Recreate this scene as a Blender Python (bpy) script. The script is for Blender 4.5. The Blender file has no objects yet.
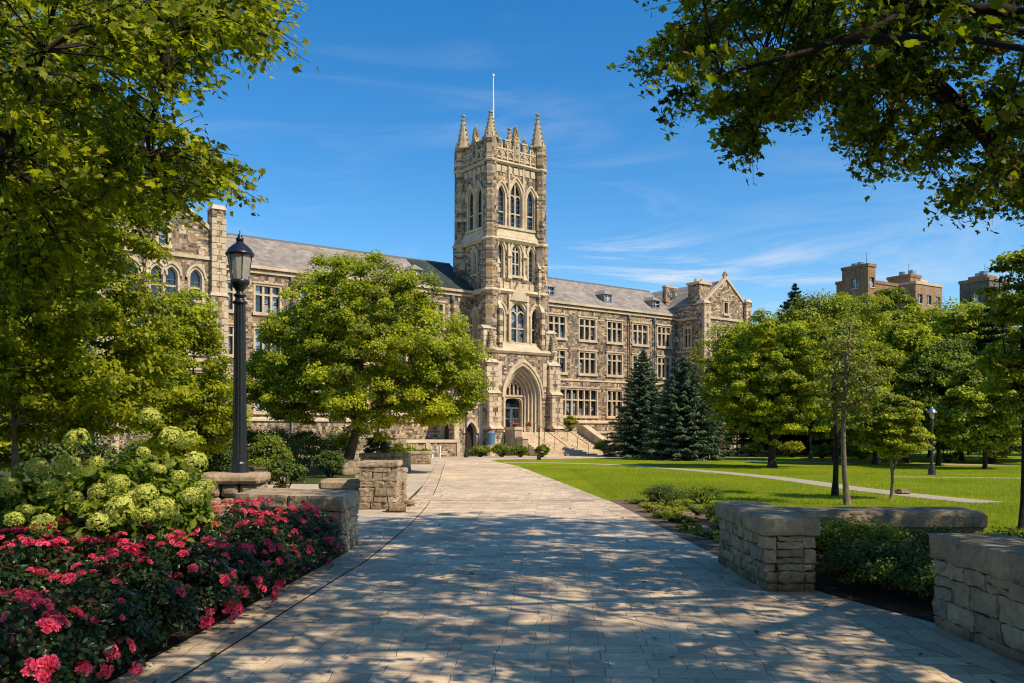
import bpy, bmesh, math, random
import numpy as np
from mathutils import Vector, Matrix, noise
from mathutils.geometry import tessellate_polygon

random.seed(7)
SC = bpy.context.scene
COL = SC.collection
R = math.radians
PI = math.pi

# ------------------------------------------------------------------ camera
CAM_H, FPX, HORIZON = 2.2, 870.0, 431.0
cam = bpy.data.cameras.new('camera'); camo = bpy.data.objects.new('camera', cam); COL.objects.link(camo)
camo.location = (0, 0, CAM_H); camo.rotation_euler = (R(90), 0, 0)
cam.sensor_width = 36; cam.lens = 36 * FPX / 1024
cam.shift_y = (HORIZON - 341.5) / 1024
cam.clip_end = 6000; cam.clip_start = 0.05
SC.camera = camo

def gp(px, Y, z=0.0):
    return Vector(((px - 512) / FPX * Y, Y, z))
def hz(py, Y):
    return CAM_H + (HORIZON - py) / FPX * Y

# ------------------------------------------------------------------ tagging
def tag(o, label=None, cat=None, group=None, kind=None):
    if label: o['label'] = label
    if cat: o['category'] = cat
    if group: o['group'] = group
    if kind: o['kind'] = kind
    return o
def thing(name, label, cat, loc=(0, 0, 0), rotz=0.0, group=None):
    o = bpy.data.objects.new(name, None); COL.objects.link(o)
    o.location = loc; o.rotation_euler = (0, 0, rotz); o.empty_display_size = 0.2
    return tag(o, label, cat, group)
def link_mesh(name, me, parent=None):
    o = bpy.data.objects.new(name, me); COL.objects.link(o)
    if parent is not None: o.parent = parent
    return o
def copy_tree(o, parent=None):
    c = o.copy(); COL.objects.link(c); c.parent = parent
    for ch in list(o.children): copy_tree(ch, c)
    return c

# ------------------------------------------------------------------ materials
def nm(name):
    m = bpy.data.materials.new(name); m.use_nodes = True
    nt = m.node_tree; nt.nodes.clear()
    out = nt.nodes.new('ShaderNodeOutputMaterial')
    return m, nt, out
class NT:
    def __init__(s, nt): s.nt = nt
    def n(s, t, **k):
        x = s.nt.nodes.new(t)
        for a, v in k.items(): setattr(x, a, v)
        return x
    def l(s, a, b): s.nt.links.new(a, b)
    def coords(s, kind='Object'): return s.n('ShaderNodeTexCoord').outputs[kind]
    def noise(s, vec, scale, detail=4, rough=0.6):
        x = s.n('ShaderNodeTexNoise'); x.inputs['Scale'].default_value = scale
        x.inputs['Detail'].default_value = detail; x.inputs['Roughness'].default_value = rough
        if vec is not None: s.l(vec, x.inputs['Vector'])
        return x.outputs['Fac']
    def ramp(s, fac, stops, interp='LINEAR'):
        x = s.n('ShaderNodeValToRGB'); x.color_ramp.interpolation = interp
        e = x.color_ramp.elements
        while len(e) < len(stops): e.new(0.5)
        for i, (p, c) in enumerate(stops):
            e[i].position = p; e[i].color = (*c, 1) if len(c) == 3 else c
        s.l(fac, x.inputs['Fac']); return x.outputs['Color']
    def mix(s, fac, a, b, mode='MIX'):
        x = s.n('ShaderNodeMix', data_type='RGBA', blend_type=mode)
        for val, idx in ((fac, 0), (a, 6), (b, 7)):
            if isinstance(val, (int, float)): x.inputs[idx].default_value = val
            elif isinstance(val, tuple): x.inputs[idx].default_value = (*val, 1)
            else: s.l(val, x.inputs[idx])
        return x.outputs[2]
    def math(s, op, a, b=None, c=None):
        x = s.n('ShaderNodeMath', operation=op)
        for i, v in enumerate((a, b, c)):
            if v is None: continue
            if isinstance(v, (int, float)): x.inputs[i].default_value = v
            else: s.l(v, x.inputs[i])
        return x.outputs[0]
    def bump(s, h, strength, dist, normal=None):
        x = s.n('ShaderNodeBump'); x.inputs['Strength'].default_value = strength; x.inputs['Distance'].default_value = dist
        s.l(h, x.inputs['Height'])
        if normal is not None: s.l(normal, x.inputs['Normal'])
        return x.outputs['Normal']
    def bsdf(s, out, color, rough=0.8, normal=None, spec=0.3, metal=0.0):
        b = s.n('ShaderNodeBsdfPrincipled')
        if isinstance(color, tuple): b.inputs['Base Color'].default_value = (*color, 1)
        else: s.l(color, b.inputs['Base Color'])
        if isinstance(rough, (int, float)): b.inputs['Roughness'].default_value = rough
        else: s.l(rough, b.inputs['Roughness'])
        b.inputs['Specular IOR Level'].default_value = spec; b.inputs['Metallic'].default_value = metal
        if normal is not None: s.l(normal, b.inputs['Normal'])
        s.l(b.outputs[0], out.inputs['Surface']); return b

def m_leaf(name, dark, light, trans=0.45, warm=None, warm_amt=0.0, rough=0.5):
    m, nt, out = nm(name); g = NT(nt)
    at = g.n('ShaderNodeAttribute'); at.attribute_name = 'tint'
    st = [(0.0, dark), (1.0, light)]
    if warm: st = [(0.0, dark), (1.0 - warm_amt - 0.02, light), (1.0 - warm_amt + 0.02, warm)]
    c = g.ramp(at.outputs['Fac'], st)
    b = g.n('ShaderNodeBsdfPrincipled'); g.l(c, b.inputs['Base Color']); b.inputs['Roughness'].default_value = rough
    b.inputs['Specular IOR Level'].default_value = 0.35
    t = g.n('ShaderNodeBsdfTranslucent')
    tc = g.mix(1.0, c, (1.0, 1.15, 0.45), 'MULTIPLY'); g.l(tc, t.inputs['Color'])
    mx = g.n('ShaderNodeMixShader'); mx.inputs[0].default_value = trans
    g.l(b.outputs[0], mx.inputs[1]); g.l(t.outputs[0], mx.inputs[2]); g.l(mx.outputs[0], out.inputs['Surface'])
    return m

def m_masonry(name, bw, bh, palette, mortar, bumpd=0.03, swap=None, stain=0.5):
    """random-coursed stone: object-space brick pattern with a colour per stone"""
    m, nt, out = nm(name); g = NT(nt)
    co = g.coords()
    sx = g.n('ShaderNodeSeparateXYZ'); g.l(co, sx.inputs[0])
    h = g.math('ADD', sx.outputs[0], sx.outputs[1])
    cb = g.n('ShaderNodeCombineXYZ'); g.l(h, cb.inputs[0]); g.l(sx.outputs[2], cb.inputs[1])
    # wobble so that the courses are not ruler straight
    nz = g.n('ShaderNodeTexNoise'); nz.inputs['Scale'].default_value = 0.9; g.l(cb.outputs[0], nz.inputs['Vector'])
    ad = g.n('ShaderNodeVectorMath', operation='MULTIPLY_ADD'); g.l(nz.outputs['Color'], ad.inputs[0])
    ad.inputs[1].default_value = (0.35, 0.10, 0); g.l(cb.outputs[0], ad.inputs[2])
    outs = []
    for (w_, h_, off) in ((bw, bh, 0.5), (bw * 0.62, bh * 1.9, 0.37)):
        br = g.n('ShaderNodeTexBrick'); br.offset = off; br.squash = 0.7; br.squash_frequency = 3
        g.l(ad.outputs[0], br.inputs['Vector'])
        br.inputs['Color1'].default_value = (0, 0, 0, 1); br.inputs['Color2'].default_value = (1, 1, 1, 1)
        br.inputs['Mortar'].default_value = (0.5, 0.5, 0.5, 1)
        br.inputs['Scale'].default_value = 1.0; br.inputs['Brick Width'].default_value = w_; br.inputs['Row Height'].default_value = h_
        br.inputs['Mortar Size'].default_value = 0.014; br.inputs['Mortar Smooth'].default_value = 0.3
        outs.append(br)
    sel = g.ramp(g.noise(cb.outputs[0], 0.55, 1), [(0.50, (0, 0, 0)), (0.52, (1, 1, 1))])
    rnd = g.mix(sel, outs[0].outputs['Color'], outs[1].outputs['Color'])
    mor = g.mix(sel, outs[0].outputs['Fac'], outs[1].outputs['Fac'])
    n = len(palette)
    col = g.ramp(rnd, [((i + 0.0) / n, c) for i, c in enumerate(palette)], 'CONSTANT')
    big = g.noise(co, 0.35, 5)
    col = g.mix(min(1, stain * 1.8), col, g.ramp(big, [(0.3, (0.50, 0.47, 0.45)), (0.52, (1.0, 0.97, 0.93)), (0.7, (1.3, 1.22, 1.1))]), 'MULTIPLY')
    mp_ = g.n('ShaderNodeMapping'); g.l(co, mp_.inputs[0]); mp_.inputs['Scale'].default_value = (1.6, 1.6, 0.12)
    streak = g.noise(mp_.outputs[0], 1.0, 5, 0.7)
    col = g.mix(stain, col, g.ramp(streak, [(0.35, (0.45, 0.43, 0.42)), (0.55, (1.05, 1.04, 1.02))]), 'MULTIPLY')
    fine = g.noise(co, 9, 4)
    col = g.mix(0.6, col, g.ramp(fine, [(0.25, (0.6, 0.6, 0.6)), (0.75, (1.25, 1.25, 1.25))]), 'MULTIPLY')
    col = g.mix(mor, col, mortar)
    hgt = g.math('SUBTRACT', g.math('ADD', g.math('MULTIPLY', rnd, 0.5), g.math('MULTIPLY', fine, 0.7)), g.math('MULTIPLY', mor, 1.2))
    g.bsdf(out, col, 0.9, g.bump(hgt, 0.9, bumpd), 0.15)
    return m

def m_stone(name, a, b, scale=2.0, bumpd=0.02, rough=0.85, lichen=None, island=False):
    m, nt, out = nm(name); g = NT(nt); co = g.coords()
    n1 = g.noise(co, scale, 6, 0.65); n2 = g.noise(co, scale * 9, 4, 0.7)
    col = g.ramp(n1, [(0.3, a), (0.7, b)])
    col = g.mix(0.7, col, g.ramp(n2, [(0.25, (0.62, 0.6, 0.58)), (0.75, (1.25, 1.25, 1.25))]), 'MULTIPLY')
    if lichen:
        n3 = g.noise(co, scale * 1.7, 7, 0.75)
        col = g.mix(g.ramp(n3, [(0.55, (0, 0, 0)), (0.66, (0.8, 0.8, 0.8))]), col, lichen)
    if island:
        ri = g.n('ShaderNodeNewGeometry').outputs['Random Per Island']
        col = g.mix(0.85, col, g.ramp(ri, [(0, (0.62, 0.60, 0.58)), (0.3, (1.1, 1.02, 0.9)), (0.55, (0.85, 0.8, 0.74)), (0.8, (1.2, 1.15, 1.1)), (1, (0.75, 0.68, 0.58))]), 'MULTIPLY')
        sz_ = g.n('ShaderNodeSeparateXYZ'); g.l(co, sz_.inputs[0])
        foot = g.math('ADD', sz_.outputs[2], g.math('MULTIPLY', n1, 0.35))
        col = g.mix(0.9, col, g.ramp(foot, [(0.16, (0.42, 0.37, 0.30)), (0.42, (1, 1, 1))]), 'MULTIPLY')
        n4 = g.noise(co, scale * 3.3, 8, 0.8)
        col = g.mix(g.ramp(n4, [(0.56, (0, 0, 0)), (0.72, (0.7, 0.7, 0.7))]), col, (0.09, 0.075, 0.055))
    h = g.math('ADD', n1, g.math('MULTIPLY', n2, 0.5))
    g.bsdf(out, col, rough, g.bump(h, 0.8, bumpd), 0.2)
    return m

def m_plain(name, col, rough=0.5, metal=0.0, spec=0.5, var=0.15, scale=8):
    m, nt, out = nm(name); g = NT(nt); co = g.coords()
    n1 = g.noise(co, scale, 4)
    c = g.mix(1.0, col, g.ramp(n1, [(0.3, (1 - var,) * 3), (0.7, (1 + var,) * 3)]), 'MULTIPLY')
    g.bsdf(out, c, rough, None, spec, metal)
    return m

M = {}
M['masonry'] = m_masonry('hall_stone', 0.44, 0.175, [(0.41, 0.295, 0.175), (0.22, 0.17, 0.12), (0.57, 0.435, 0.28), (0.11, 0.09, 0.075), (0.48, 0.315, 0.16),
                                                 (0.33, 0.27, 0.205), (0.68, 0.54, 0.37), (0.175, 0.15, 0.13)], (0.38, 0.30, 0.21))
M['lime'] = m_stone('limestone_trim', (0.48, 0.37, 0.24), (0.76, 0.61, 0.41), 1.2, 0.03)
M['limedark'] = m_stone('weathered_limestone', (0.32, 0.25, 0.165), (0.56, 0.45, 0.30), 1.5, 0.03)
M['brick'] = m_masonry('tan_brick', 0.5, 0.16, [(0.38, 0.22, 0.12), (0.33, 0.19, 0.105), (0.43, 0.25, 0.135), (0.30, 0.175, 0.10)], (0.28, 0.19, 0.12), 0.01, stain=0.3)
M['palebrick'] = m_masonry('pale_brick', 0.5, 0.16, [(0.42, 0.27, 0.16), (0.36, 0.23, 0.14), (0.46, 0.30, 0.18)], (0.36, 0.26, 0.18), 0.01, stain=0.3)
M['greybrick'] = m_masonry('grey_stone_block', 0.8, 0.3, [(0.16, 0.14, 0.13), (0.20, 0.17, 0.15), (0.13, 0.12, 0.12)], (0.2, 0.18, 0.16), 0.01, stain=0.3)

def m_slate():
    m, nt, out = nm('slate_roof'); g = NT(nt); co = g.coords()
    br = g.n('ShaderNodeTexBrick'); sx = g.n('ShaderNodeSeparateXYZ'); g.l(co, sx.inputs[0])
    cb = g.n('ShaderNodeCombineXYZ'); g.l(g.math('ADD', sx.outputs[0], 0.0), cb.inputs[0]); g.l(g.math('MULTIPLY', sx.outputs[2], 1.4), cb.inputs[1]); g.l(cb.outputs[0], br.inputs['Vector'])
    br.inputs['Color1'].default_value = (0, 0, 0, 1); br.inputs['Color2'].default_value = (1, 1, 1, 1); br.inputs['Mortar'].default_value = (0.1, 0.1, 0.1, 1)
    br.inputs['Scale'].default_value = 1; br.inputs['Brick Width'].default_value = 0.45; br.inputs['Row Height'].default_value = 0.3; br.inputs['Mortar Size'].default_value = 0.012
    col = g.ramp(br.outputs['Color'], [(0, (0.25, 0.215, 0.185)), (0.3, (0.34, 0.285, 0.235)), (0.6, (0.29, 0.26, 0.225)), (0.85, (0.38, 0.32, 0.26))], 'CONSTANT')
    col = g.mix(0.7, col, g.ramp(g.noise(co, 0.5, 6), [(0.3, (0.65, 0.66, 0.68)), (0.7, (1.2, 1.15, 1.08))]), 'MULTIPLY')
    g.bsdf(out, col, 0.75, g.bump(br.outputs['Fac'], -0.6, 0.02), 0.3); return m
M['slate'] = m_slate()
M['roofshade'] = m_stone('painted_tower_shadow', (0.022, 0.034, 0.032), (0.06, 0.08, 0.075), 1.5, 0.02, 0.7)  # shade colour for the roof patch beside the tower
M['lead'] = m_plain('lead_flashing', (0.16, 0.17, 0.18), 0.5, 0.0, 0.4)

def m_glass(name, tintdark, blind):
    m, nt, out = nm(name); g = NT(nt); co = g.coords()
    oi = g.n('ShaderNodeObjectInfo').outputs['Random']
    br = g.n('ShaderNodeTexVoronoi'); br.inputs['Scale'].default_value = 1.6; g.l(co, br.inputs['Vector'])
    sp = g.n('ShaderNodeSeparateColor'); g.l(br.outputs['Color'], sp.inputs[0])
    r = g.math('FRACT', g.math('ADD', sp.outputs[0], oi))
    col = g.ramp(r, [(0.0, tintdark), (0.45, tuple(c * 2.2 for c in tintdark)), (0.62, blind), (0.8, tuple(c * 0.5 for c in blind))], 'CONSTANT')
    n = g.noise(co, 1.3, 2)
    g.bsdf(out, col, 0.06, g.bump(n, 0.25, 0.05), 0.9); return m
M['glass'] = m_glass('window_glass', (0.012, 0.016, 0.022), (0.26, 0.31, 0.36))
M['darkglass'] = m_glass('leaded_glass', (0.010, 0.013, 0.018), (0.03, 0.05, 0.075))
M['darkmetal'] = m_plain('black_painted_iron', (0.012, 0.014, 0.017), 0.32, 0.0, 0.6, 0.3)
M['steel'] = m_plain('grey_steel', (0.22, 0.24, 0.27), 0.35, 0.6, 0.5)
M['whitepaint'] = m_plain('white_paint', (0.75, 0.75, 0.74), 0.5)
M['wood_dark'] = m_plain('dark_wood', (0.035, 0.022, 0.014), 0.5)
M['bluebin'] = m_plain('blue_grey_plastic', (0.10, 0.19, 0.28), 0.5)
M['soil'] = m_stone('soil', (0.035, 0.022, 0.013), (0.10, 0.066, 0.040), 3, 0.05, 0.95)
M['gravelsoil'] = m_stone('sandy_soil', (0.11, 0.08, 0.05), (0.24, 0.18, 0.115), 2.5, 0.04, 0.95)
M['bark'] = m_stone('bark_grey_brown', (0.045, 0.033, 0.024), (0.13, 0.10, 0.075), 4, 0.05, 0.9)
M['barklight'] = m_stone('bark_pale', (0.12, 0.09, 0.06), (0.26, 0.21, 0.15), 5, 0.03, 0.9)
M['barkdark'] = m_stone('bark_dark', (0.018, 0.013, 0.010), (0.05, 0.037, 0.028), 5, 0.04, 0.9)
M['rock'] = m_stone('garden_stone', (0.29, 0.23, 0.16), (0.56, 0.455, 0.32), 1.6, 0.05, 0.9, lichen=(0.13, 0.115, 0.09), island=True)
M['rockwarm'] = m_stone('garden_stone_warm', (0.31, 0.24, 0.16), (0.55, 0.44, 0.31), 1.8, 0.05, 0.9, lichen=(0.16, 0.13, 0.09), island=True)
M['mortar'] = m_stone('joint_dark', (0.05, 0.043, 0.035), (0.10, 0.085, 0.07), 4, 0.02)

M['maple'] = m_leaf('maple_leaves', (0.035, 0.058, 0.003), (0.36, 0.39, 0.010), 0.64, (0.24, 0.14, 0.02), 0.03)
M['maplesun'] = m_leaf('maple_leaves_light', (0.095, 0.130, 0.004), (0.60, 0.61, 0.014), 0.58)
M['treemid'] = m_leaf('tree_leaves_mid', (0.055, 0.088, 0.004), (0.56, 0.58, 0.013), 0.45)
M['treefar'] = m_leaf('tree_leaves_far', (0.050, 0.082, 0.004), (0.50, 0.52, 0.014), 0.3)
M['treeyellow'] = m_leaf('young_tree_leaves', (0.10, 0.14, 0.012), (0.32, 0.32, 0.03), 0.4, (0.2, 0.11, 0.02), 0.06)
M['spruce'] = m_leaf('blue_spruce_needles', (0.022, 0.050, 0.020), (0.16, 0.23, 0.12), 0.1)
M['fir'] = m_leaf('dark_fir_needles', (0.010, 0.028, 0.012), (0.035, 0.070, 0.022), 0.1)
M['shrubdark'] = m_leaf('shrub_leaves_dark', (0.018, 0.042, 0.006), (0.13, 0.18, 0.014), 0.25)
M['shrubmid'] = m_leaf('shrub_leaves_mid', (0.045, 0.08, 0.005), (0.30, 0.36, 0.016), 0.38)
M['shrubyellow'] = m_leaf('shrub_leaves_yellow', (0.16, 0.20, 0.008), (0.46, 0.45, 0.02), 0.4)
M['roseleaf'] = m_leaf('rose_leaves', (0.010, 0.026, 0.008), (0.040, 0.075, 0.014), 0.25, (0.09, 0.035, 0.02), 0.05, 0.35)
M['hydleaf'] = m_leaf('hydrangea_leaves', (0.040, 0.075, 0.005), (0.28, 0.35, 0.018), 0.4)
M['rose'] = m_leaf('rose_petals', (0.68, 0.02, 0.085), (0.98, 0.15, 0.28), 0.3)
M['hyd'] = m_leaf('hydrangea_florets', (0.36, 0.40, 0.03), (0.90, 0.88, 0.26), 0.35)
M['grassblade'] = m_leaf('grass_blades', (0.165, 0.23, 0.006), (0.40, 0.44, 0.012), 0.4)
M['fallen'] = m_leaf('fallen_leaf', (0.12, 0.07, 0.025), (0.36, 0.23, 0.08), 0.2)

def m_lawn():
    m, nt, out = nm('lawn'); g = NT(nt); co = g.coords()
    a = g.noise(co, 0.22, 5); b = g.noise(co, 2.2, 5, 0.7); c = g.noise(co, 28, 3, 0.8)
    col = g.ramp(a, [(0.3, (0.22, 0.285, 0.006)), (0.7, (0.335, 0.39, 0.009))])
    col = g.mix(0.8, col, g.ramp(b, [(0.3, (0.7, 0.78, 0.7)), (0.7, (1.25, 1.18, 1.2))]), 'MULTIPLY')
    col = g.mix(0.9, col, g.ramp(c, [(0.25, (0.5, 0.55, 0.5)), (0.75, (1.4, 1.35, 1.3))]), 'MULTIPLY')
    d = g.noise(co, 0.6, 7, 0.7)
    col = g.mix(g.ramp(d, [(0.60, (0, 0, 0)), (0.74, (0.55, 0.55, 0.55))]), col, (0.20, 0.17, 0.03))
    e = g.noise(co, 0.11, 3)
    col = g.mix(0.8, col, g.ramp(e, [(0.35, (0.72, 0.80, 0.8)), (0.65, (1.1, 1.06, 1.0))]), 'MULTIPLY')
    g.bsdf(out, col, 0.95, g.bump(g.math('ADD', c, b), 1.0, 0.06), 0.1); return m
M['lawn'] = m_lawn()

def m_paving(name, bw, bh, rot, palette, mortar, seed=0.0):
    m, nt, out = nm(name); g = NT(nt); co = g.coords()
    mp = g.n('ShaderNodeMapping'); g.l(co, mp.inputs[0]); mp.inputs['Rotation'].default_value = (0, 0, rot); mp.inputs['Location'].default_value = (seed, seed * 0.7, 0)
    nz = g.n('ShaderNodeTexNoise'); nz.inputs['Scale'].default_value = 1.1; g.l(mp.outputs[0], nz.inputs['Vector'])
    ad = g.n('ShaderNodeVectorMath', operation='MULTIPLY_ADD'); g.l(nz.outputs['Color'], ad.inputs[0]); ad.inputs[1].default_value = (0.16, 0.11, 0); g.l(mp.outputs[0], ad.inputs[2])
    br = g.n('ShaderNodeTexBrick'); br.offset = 0.43; br.squash = 0.72; br.squash_frequency = 2; br.offset_frequency = 2
    g.l(ad.outputs[0], br.inputs['Vector'])
    br.inputs['Color1'].default_value = (0, 0, 0, 1); br.inputs['Color2'].default_value = (1, 1, 1, 1); br.inputs['Mortar'].default_value = (0.5, 0.5, 0.5, 1)
    br.inputs['Scale'].default_value = 1; br.inputs['Brick Width'].default_value = bw; br.inputs['Row Height'].default_value = bh
    br.inputs['Mortar Size'].default_value = 0.0045; br.inputs['Mortar Smooth'].default_value = 0.4
    n = len(palette)
    col = g.ramp(br.outputs['Color'], [(i / n, c) for i, c in enumerate(palette)], 'CONSTANT')
    big = g.noise(co, 0.45, 6, 0.65); fine = g.noise(co, 16, 7, 0.8)
    col = g.mix(0.9, col, g.ramp(big, [(0.28, (0.82, 0.80, 0.77)), (0.72, (1.2, 1.17, 1.12))]), 'MULTIPLY')
    col = g.mix(0.8, col, g.ramp(fine, [(0.30, (0.66, 0.65, 0.64)), (0.70, (1.28, 1.28, 1.28))]), 'MULTIPLY')
    blot = g.noise(co, 1.7, 8, 0.78)
    col = g.mix(g.ramp(blot, [(0.52, (0, 0, 0)), (0.74, (0.5, 0.5, 0.5))]), col, (0.27, 0.215, 0.155))
    worn = g.noise(co, 0.16, 4, 0.6)
    col = g.mix(0.8, col, g.ramp(worn, [(0.35, (0.88, 0.86, 0.84)), (0.65, (1.18, 1.15, 1.10))]), 'MULTIPLY')
    col = g.mix(br.outputs['Fac'], col, mortar)
    h = g.math('SUBTRACT', g.math('ADD', g.math('MULTIPLY', fine, 0.35), g.math('MULTIPLY', br.outputs['Color'], 0.25)), br.outputs['Fac'])
    g.bsdf(out, col, 0.8, g.bump(h, 0.6, 0.008), 0.25); return m
PAL = [(0.71, 0.565, 0.405), (0.55, 0.44, 0.325), (0.75, 0.60, 0.43), (0.64, 0.50, 0.36), (0.73, 0.585, 0.42)]
M['paving'] = m_paving('path_paving', 0.50, 0.29, R(3), PAL, (0.17, 0.135, 0.10))
M['border'] = m_paving('path_border_paving', 0.34, 0.60, R(2), [tuple(c * 0.9 for c in p) for p in PAL], (0.09, 0.075, 0.06), 3.1)
M['plaza'] = m_paving('plaza_paving', 0.9, 0.6, R(37), [(0.58, 0.48, 0.37), (0.53, 0.44, 0.34), (0.61, 0.51, 0.40)], (0.34, 0.28, 0.22), 1.2)
M['thinpath'] = m_stone('pale_gravel_path', (0.40, 0.335, 0.235), (0.52, 0.44, 0.33), 2, 0.01)
M['ground'] = m_stone('ground_cover', (0.035, 0.055, 0.012), (0.085, 0.11, 0.022), 0.8, 0.05, 0.95)

def m_lampglass():
    m, nt, out = nm('frosted_lamp_glass'); g = NT(nt); co = g.coords()
    n = g.noise(co, 30, 3)
    c = g.ramp(n, [(0.3, (0.50, 0.46, 0.38)), (0.7, (0.72, 0.66, 0.55))])
    b = g.n('ShaderNodeBsdfPrincipled'); g.l(c, b.inputs['Base Color']); b.inputs['Roughness'].default_value = 0.15
    t = g.n('ShaderNodeBsdfTranslucent'); g.l(c, t.inputs['Color'])
    mx = g.n('ShaderNodeMixShader'); mx.inputs[0].default_value = 0.4
    g.l(b.outputs[0], mx.inputs[1]); g.l(t.outputs[0], mx.inputs[2]); g.l(mx.outputs[0], out.inputs['Surface']); return m
M['lampglass'] = m_lampglass()

# ------------------------------------------------------------------ mesh building
class MB:
    def __init__(s): s.v = []; s.f = []; s.m = []; s.smooth = []
    def add(s, vs, fs, mi=0, smooth=False):
        b = len(s.v); s.v.extend(tuple(p) for p in vs)
        for f in fs: s.f.append(tuple(b + i for i in f)); s.m.append(mi); s.smooth.append(smooth)
        return s
    def box(s, x0, x1, y0, y1, z0, z1, mi=0, T=None):
        vs = [(x0, y0, z0), (x1, y0, z0), (x1, y1, z0), (x0, y1, z0), (x0, y0, z1), (x1, y0, z1), (x1, y1, z1), (x0, y1, z1)]
        if T: vs = [T(*p) for p in vs]
        return s.add(vs, [(0, 3, 2, 1), (4, 5, 6, 7), (0, 1, 5, 4), (1, 2, 6, 5), (2, 3, 7, 6), (3, 0, 4, 7)], mi)
    def taper(s, x0, x1, y0, y1, z0, X0, X1, Y0, Y1, z1, mi=0):
        vs = [(x0, y0, z0), (x1, y0, z0), (x1, y1, z0), (x0, y1, z0), (X0, Y0, z1), (X1, Y0, z1), (X1, Y1, z1), (X0, Y1, z1)]
        return s.add(vs, [(0, 3, 2, 1), (4, 5, 6, 7), (0, 1, 5, 4), (1, 2, 6, 5), (2, 3, 7, 6), (3, 0, 4, 7)], mi)
    def rings(s, c, prof, n=8, mi=0, rot=0.0, smooth=False, cap=True):
        """stack of n-gon rings: prof = [(z, r), ...] around (cx, cy)"""
        vs = []
        for z, r in prof:
            for k in range(n):
                a = rot + 2 * PI * k / n; vs.append((c[0] + r * math.cos(a), c[1] + r * math.sin(a), z))
        fs = []
        for i in range(len(prof) - 1):
            for k in range(n):
                k2 = (k + 1) % n; fs.append((i * n + k, i * n + k2, (i + 1) * n + k2, (i + 1) * n + k))
        if cap:
            fs.append(tuple(reversed(range(n)))); fs.append(tuple((len(prof) - 1) * n + k for k in range(n)))
        return s.add(vs, fs, mi, smooth)
    def tube(s, pts, rad, n=6, mi=0, smooth=True):
        pts = [Vector(p) for p in pts]
        if not hasattr(rad, '__len__'): rad = [rad] * len(pts)
        vs = []
        up = Vector((0.31, 0.17, 0.93))
        for i, p in enumerate(pts):
            d = (pts[min(i + 1, len(pts) - 1)] - pts[max(i - 1, 0)])
            if d.length < 1e-9: d = Vector((0, 0, 1))
            d.normalize(); a = d.cross(up)
            if a.length < 0.05: a = d.cross(Vector((1, 0, 0)))
            a.normalize(); b = d.cross(a)
            for k in range(n):
                t = 2 * PI * k / n; vs.append(p + (a * math.cos(t) + b * math.sin(t)) * rad[i])
        fs = []
        for i in range(len(pts) - 1):
            for k in range(n):
                k2 = (k + 1) % n; fs.append((i * n + k, i * n + k2, (i + 1) * n + k2, (i + 1) * n + k))
        fs.append(tuple(range(n))); fs.append(tuple(reversed([(len(pts) - 1) * n + k for k in range(n)])))
        return s.add(vs, fs, mi, smooth)
    def mesh(s, name, mats):
        me = bpy.data.meshes.new(name); me.from_pydata(s.v, [], s.f)
        for m in (mats if isinstance(mats, (list, tuple)) else [mats]): me.materials.append(m)
        if any(s.m): me.polygons.foreach_set('material_index', s.m)
        me.polygons.foreach_set('use_smooth', s.smooth)
        me.update(); return me
    def build(s, name, mats, parent=None): return link_mesh(name, s.mesh(name, mats), parent)

def fix_normals(o):
    bm = bmesh.new(); bm.from_mesh(o.data); bmesh.ops.recalc_face_normals(bm, faces=bm.faces); bm.to_mesh(o.data); bm.free(); return o

def poly_sheet(name, pts, z, mat, kind='structure'):
    """flat sheet from an outline, tessellated"""
    vs = [Vector((x, y, 0)) for x, y in pts]
    tris = tessellate_polygon([vs])
    mb = MB(); mb.add([(p.x, p.y, z) for p in vs], tris)
    o = mb.build(name, mat); me = o.data
    bm = bmesh.new(); bm.from_mesh(me)
    for f in bm.faces:
        if f.normal.z < 0: f.normal_flip()
    bm.to_mesh(me); bm.free()
    o['kind'] = kind; return o

# leaves -----------------------------------------------------------
T_DIAMOND = (np.array([(0, -.5, 0), (.30, -.02, .07), (0, .5, -.04), (-.30, -.02, .07)], float), [(0, 1, 2), (0, 2, 3)])
def _maple():
    h = [(.06, -.40), (.30, -.38), (.22, -.22), (.56, -.10), (.40, .04), (.50, .26), (.24, .20), (.20, .36), (0, .66)]
    pts = h + [(-x, y) for x, y in reversed(h[:-1])]
    v = [(0, -.05, -.03)] + [(x, y, 0.26 * abs(x) - 0.45 * max(0, y) ** 2 - 0.10 * (abs(x) > .4)) for x, y in pts]
    n = len(pts); return np.array(v, float), [(0, i + 1, (i + 1) % n + 1) for i in range(n)]
T_MAPLE = _maple()
T_OVAL = (np.array([(0, -.5, 0), (.26, -.15, .05), (.22, .22, .03), (0, .5, -.05), (-.22, .22, .03), (-.26, -.15, .05)], float), [(0, 1, 2, 3), (0, 3, 4, 5)])
T_NEEDLE = (np.array([(-.08, -.5, 0), (.08, -.5, 0), (.10, .15, .02), (0, .5, -.02), (-.10, .15, .02)], float), [(0, 1, 2, 3, 4)])
T_BLADE = (np.array([(-.05, 0, 0), (.05, 0, 0), (.03, .6, 0), (0, 1, 0)], float), [(0, 1, 2, 3)])

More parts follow.
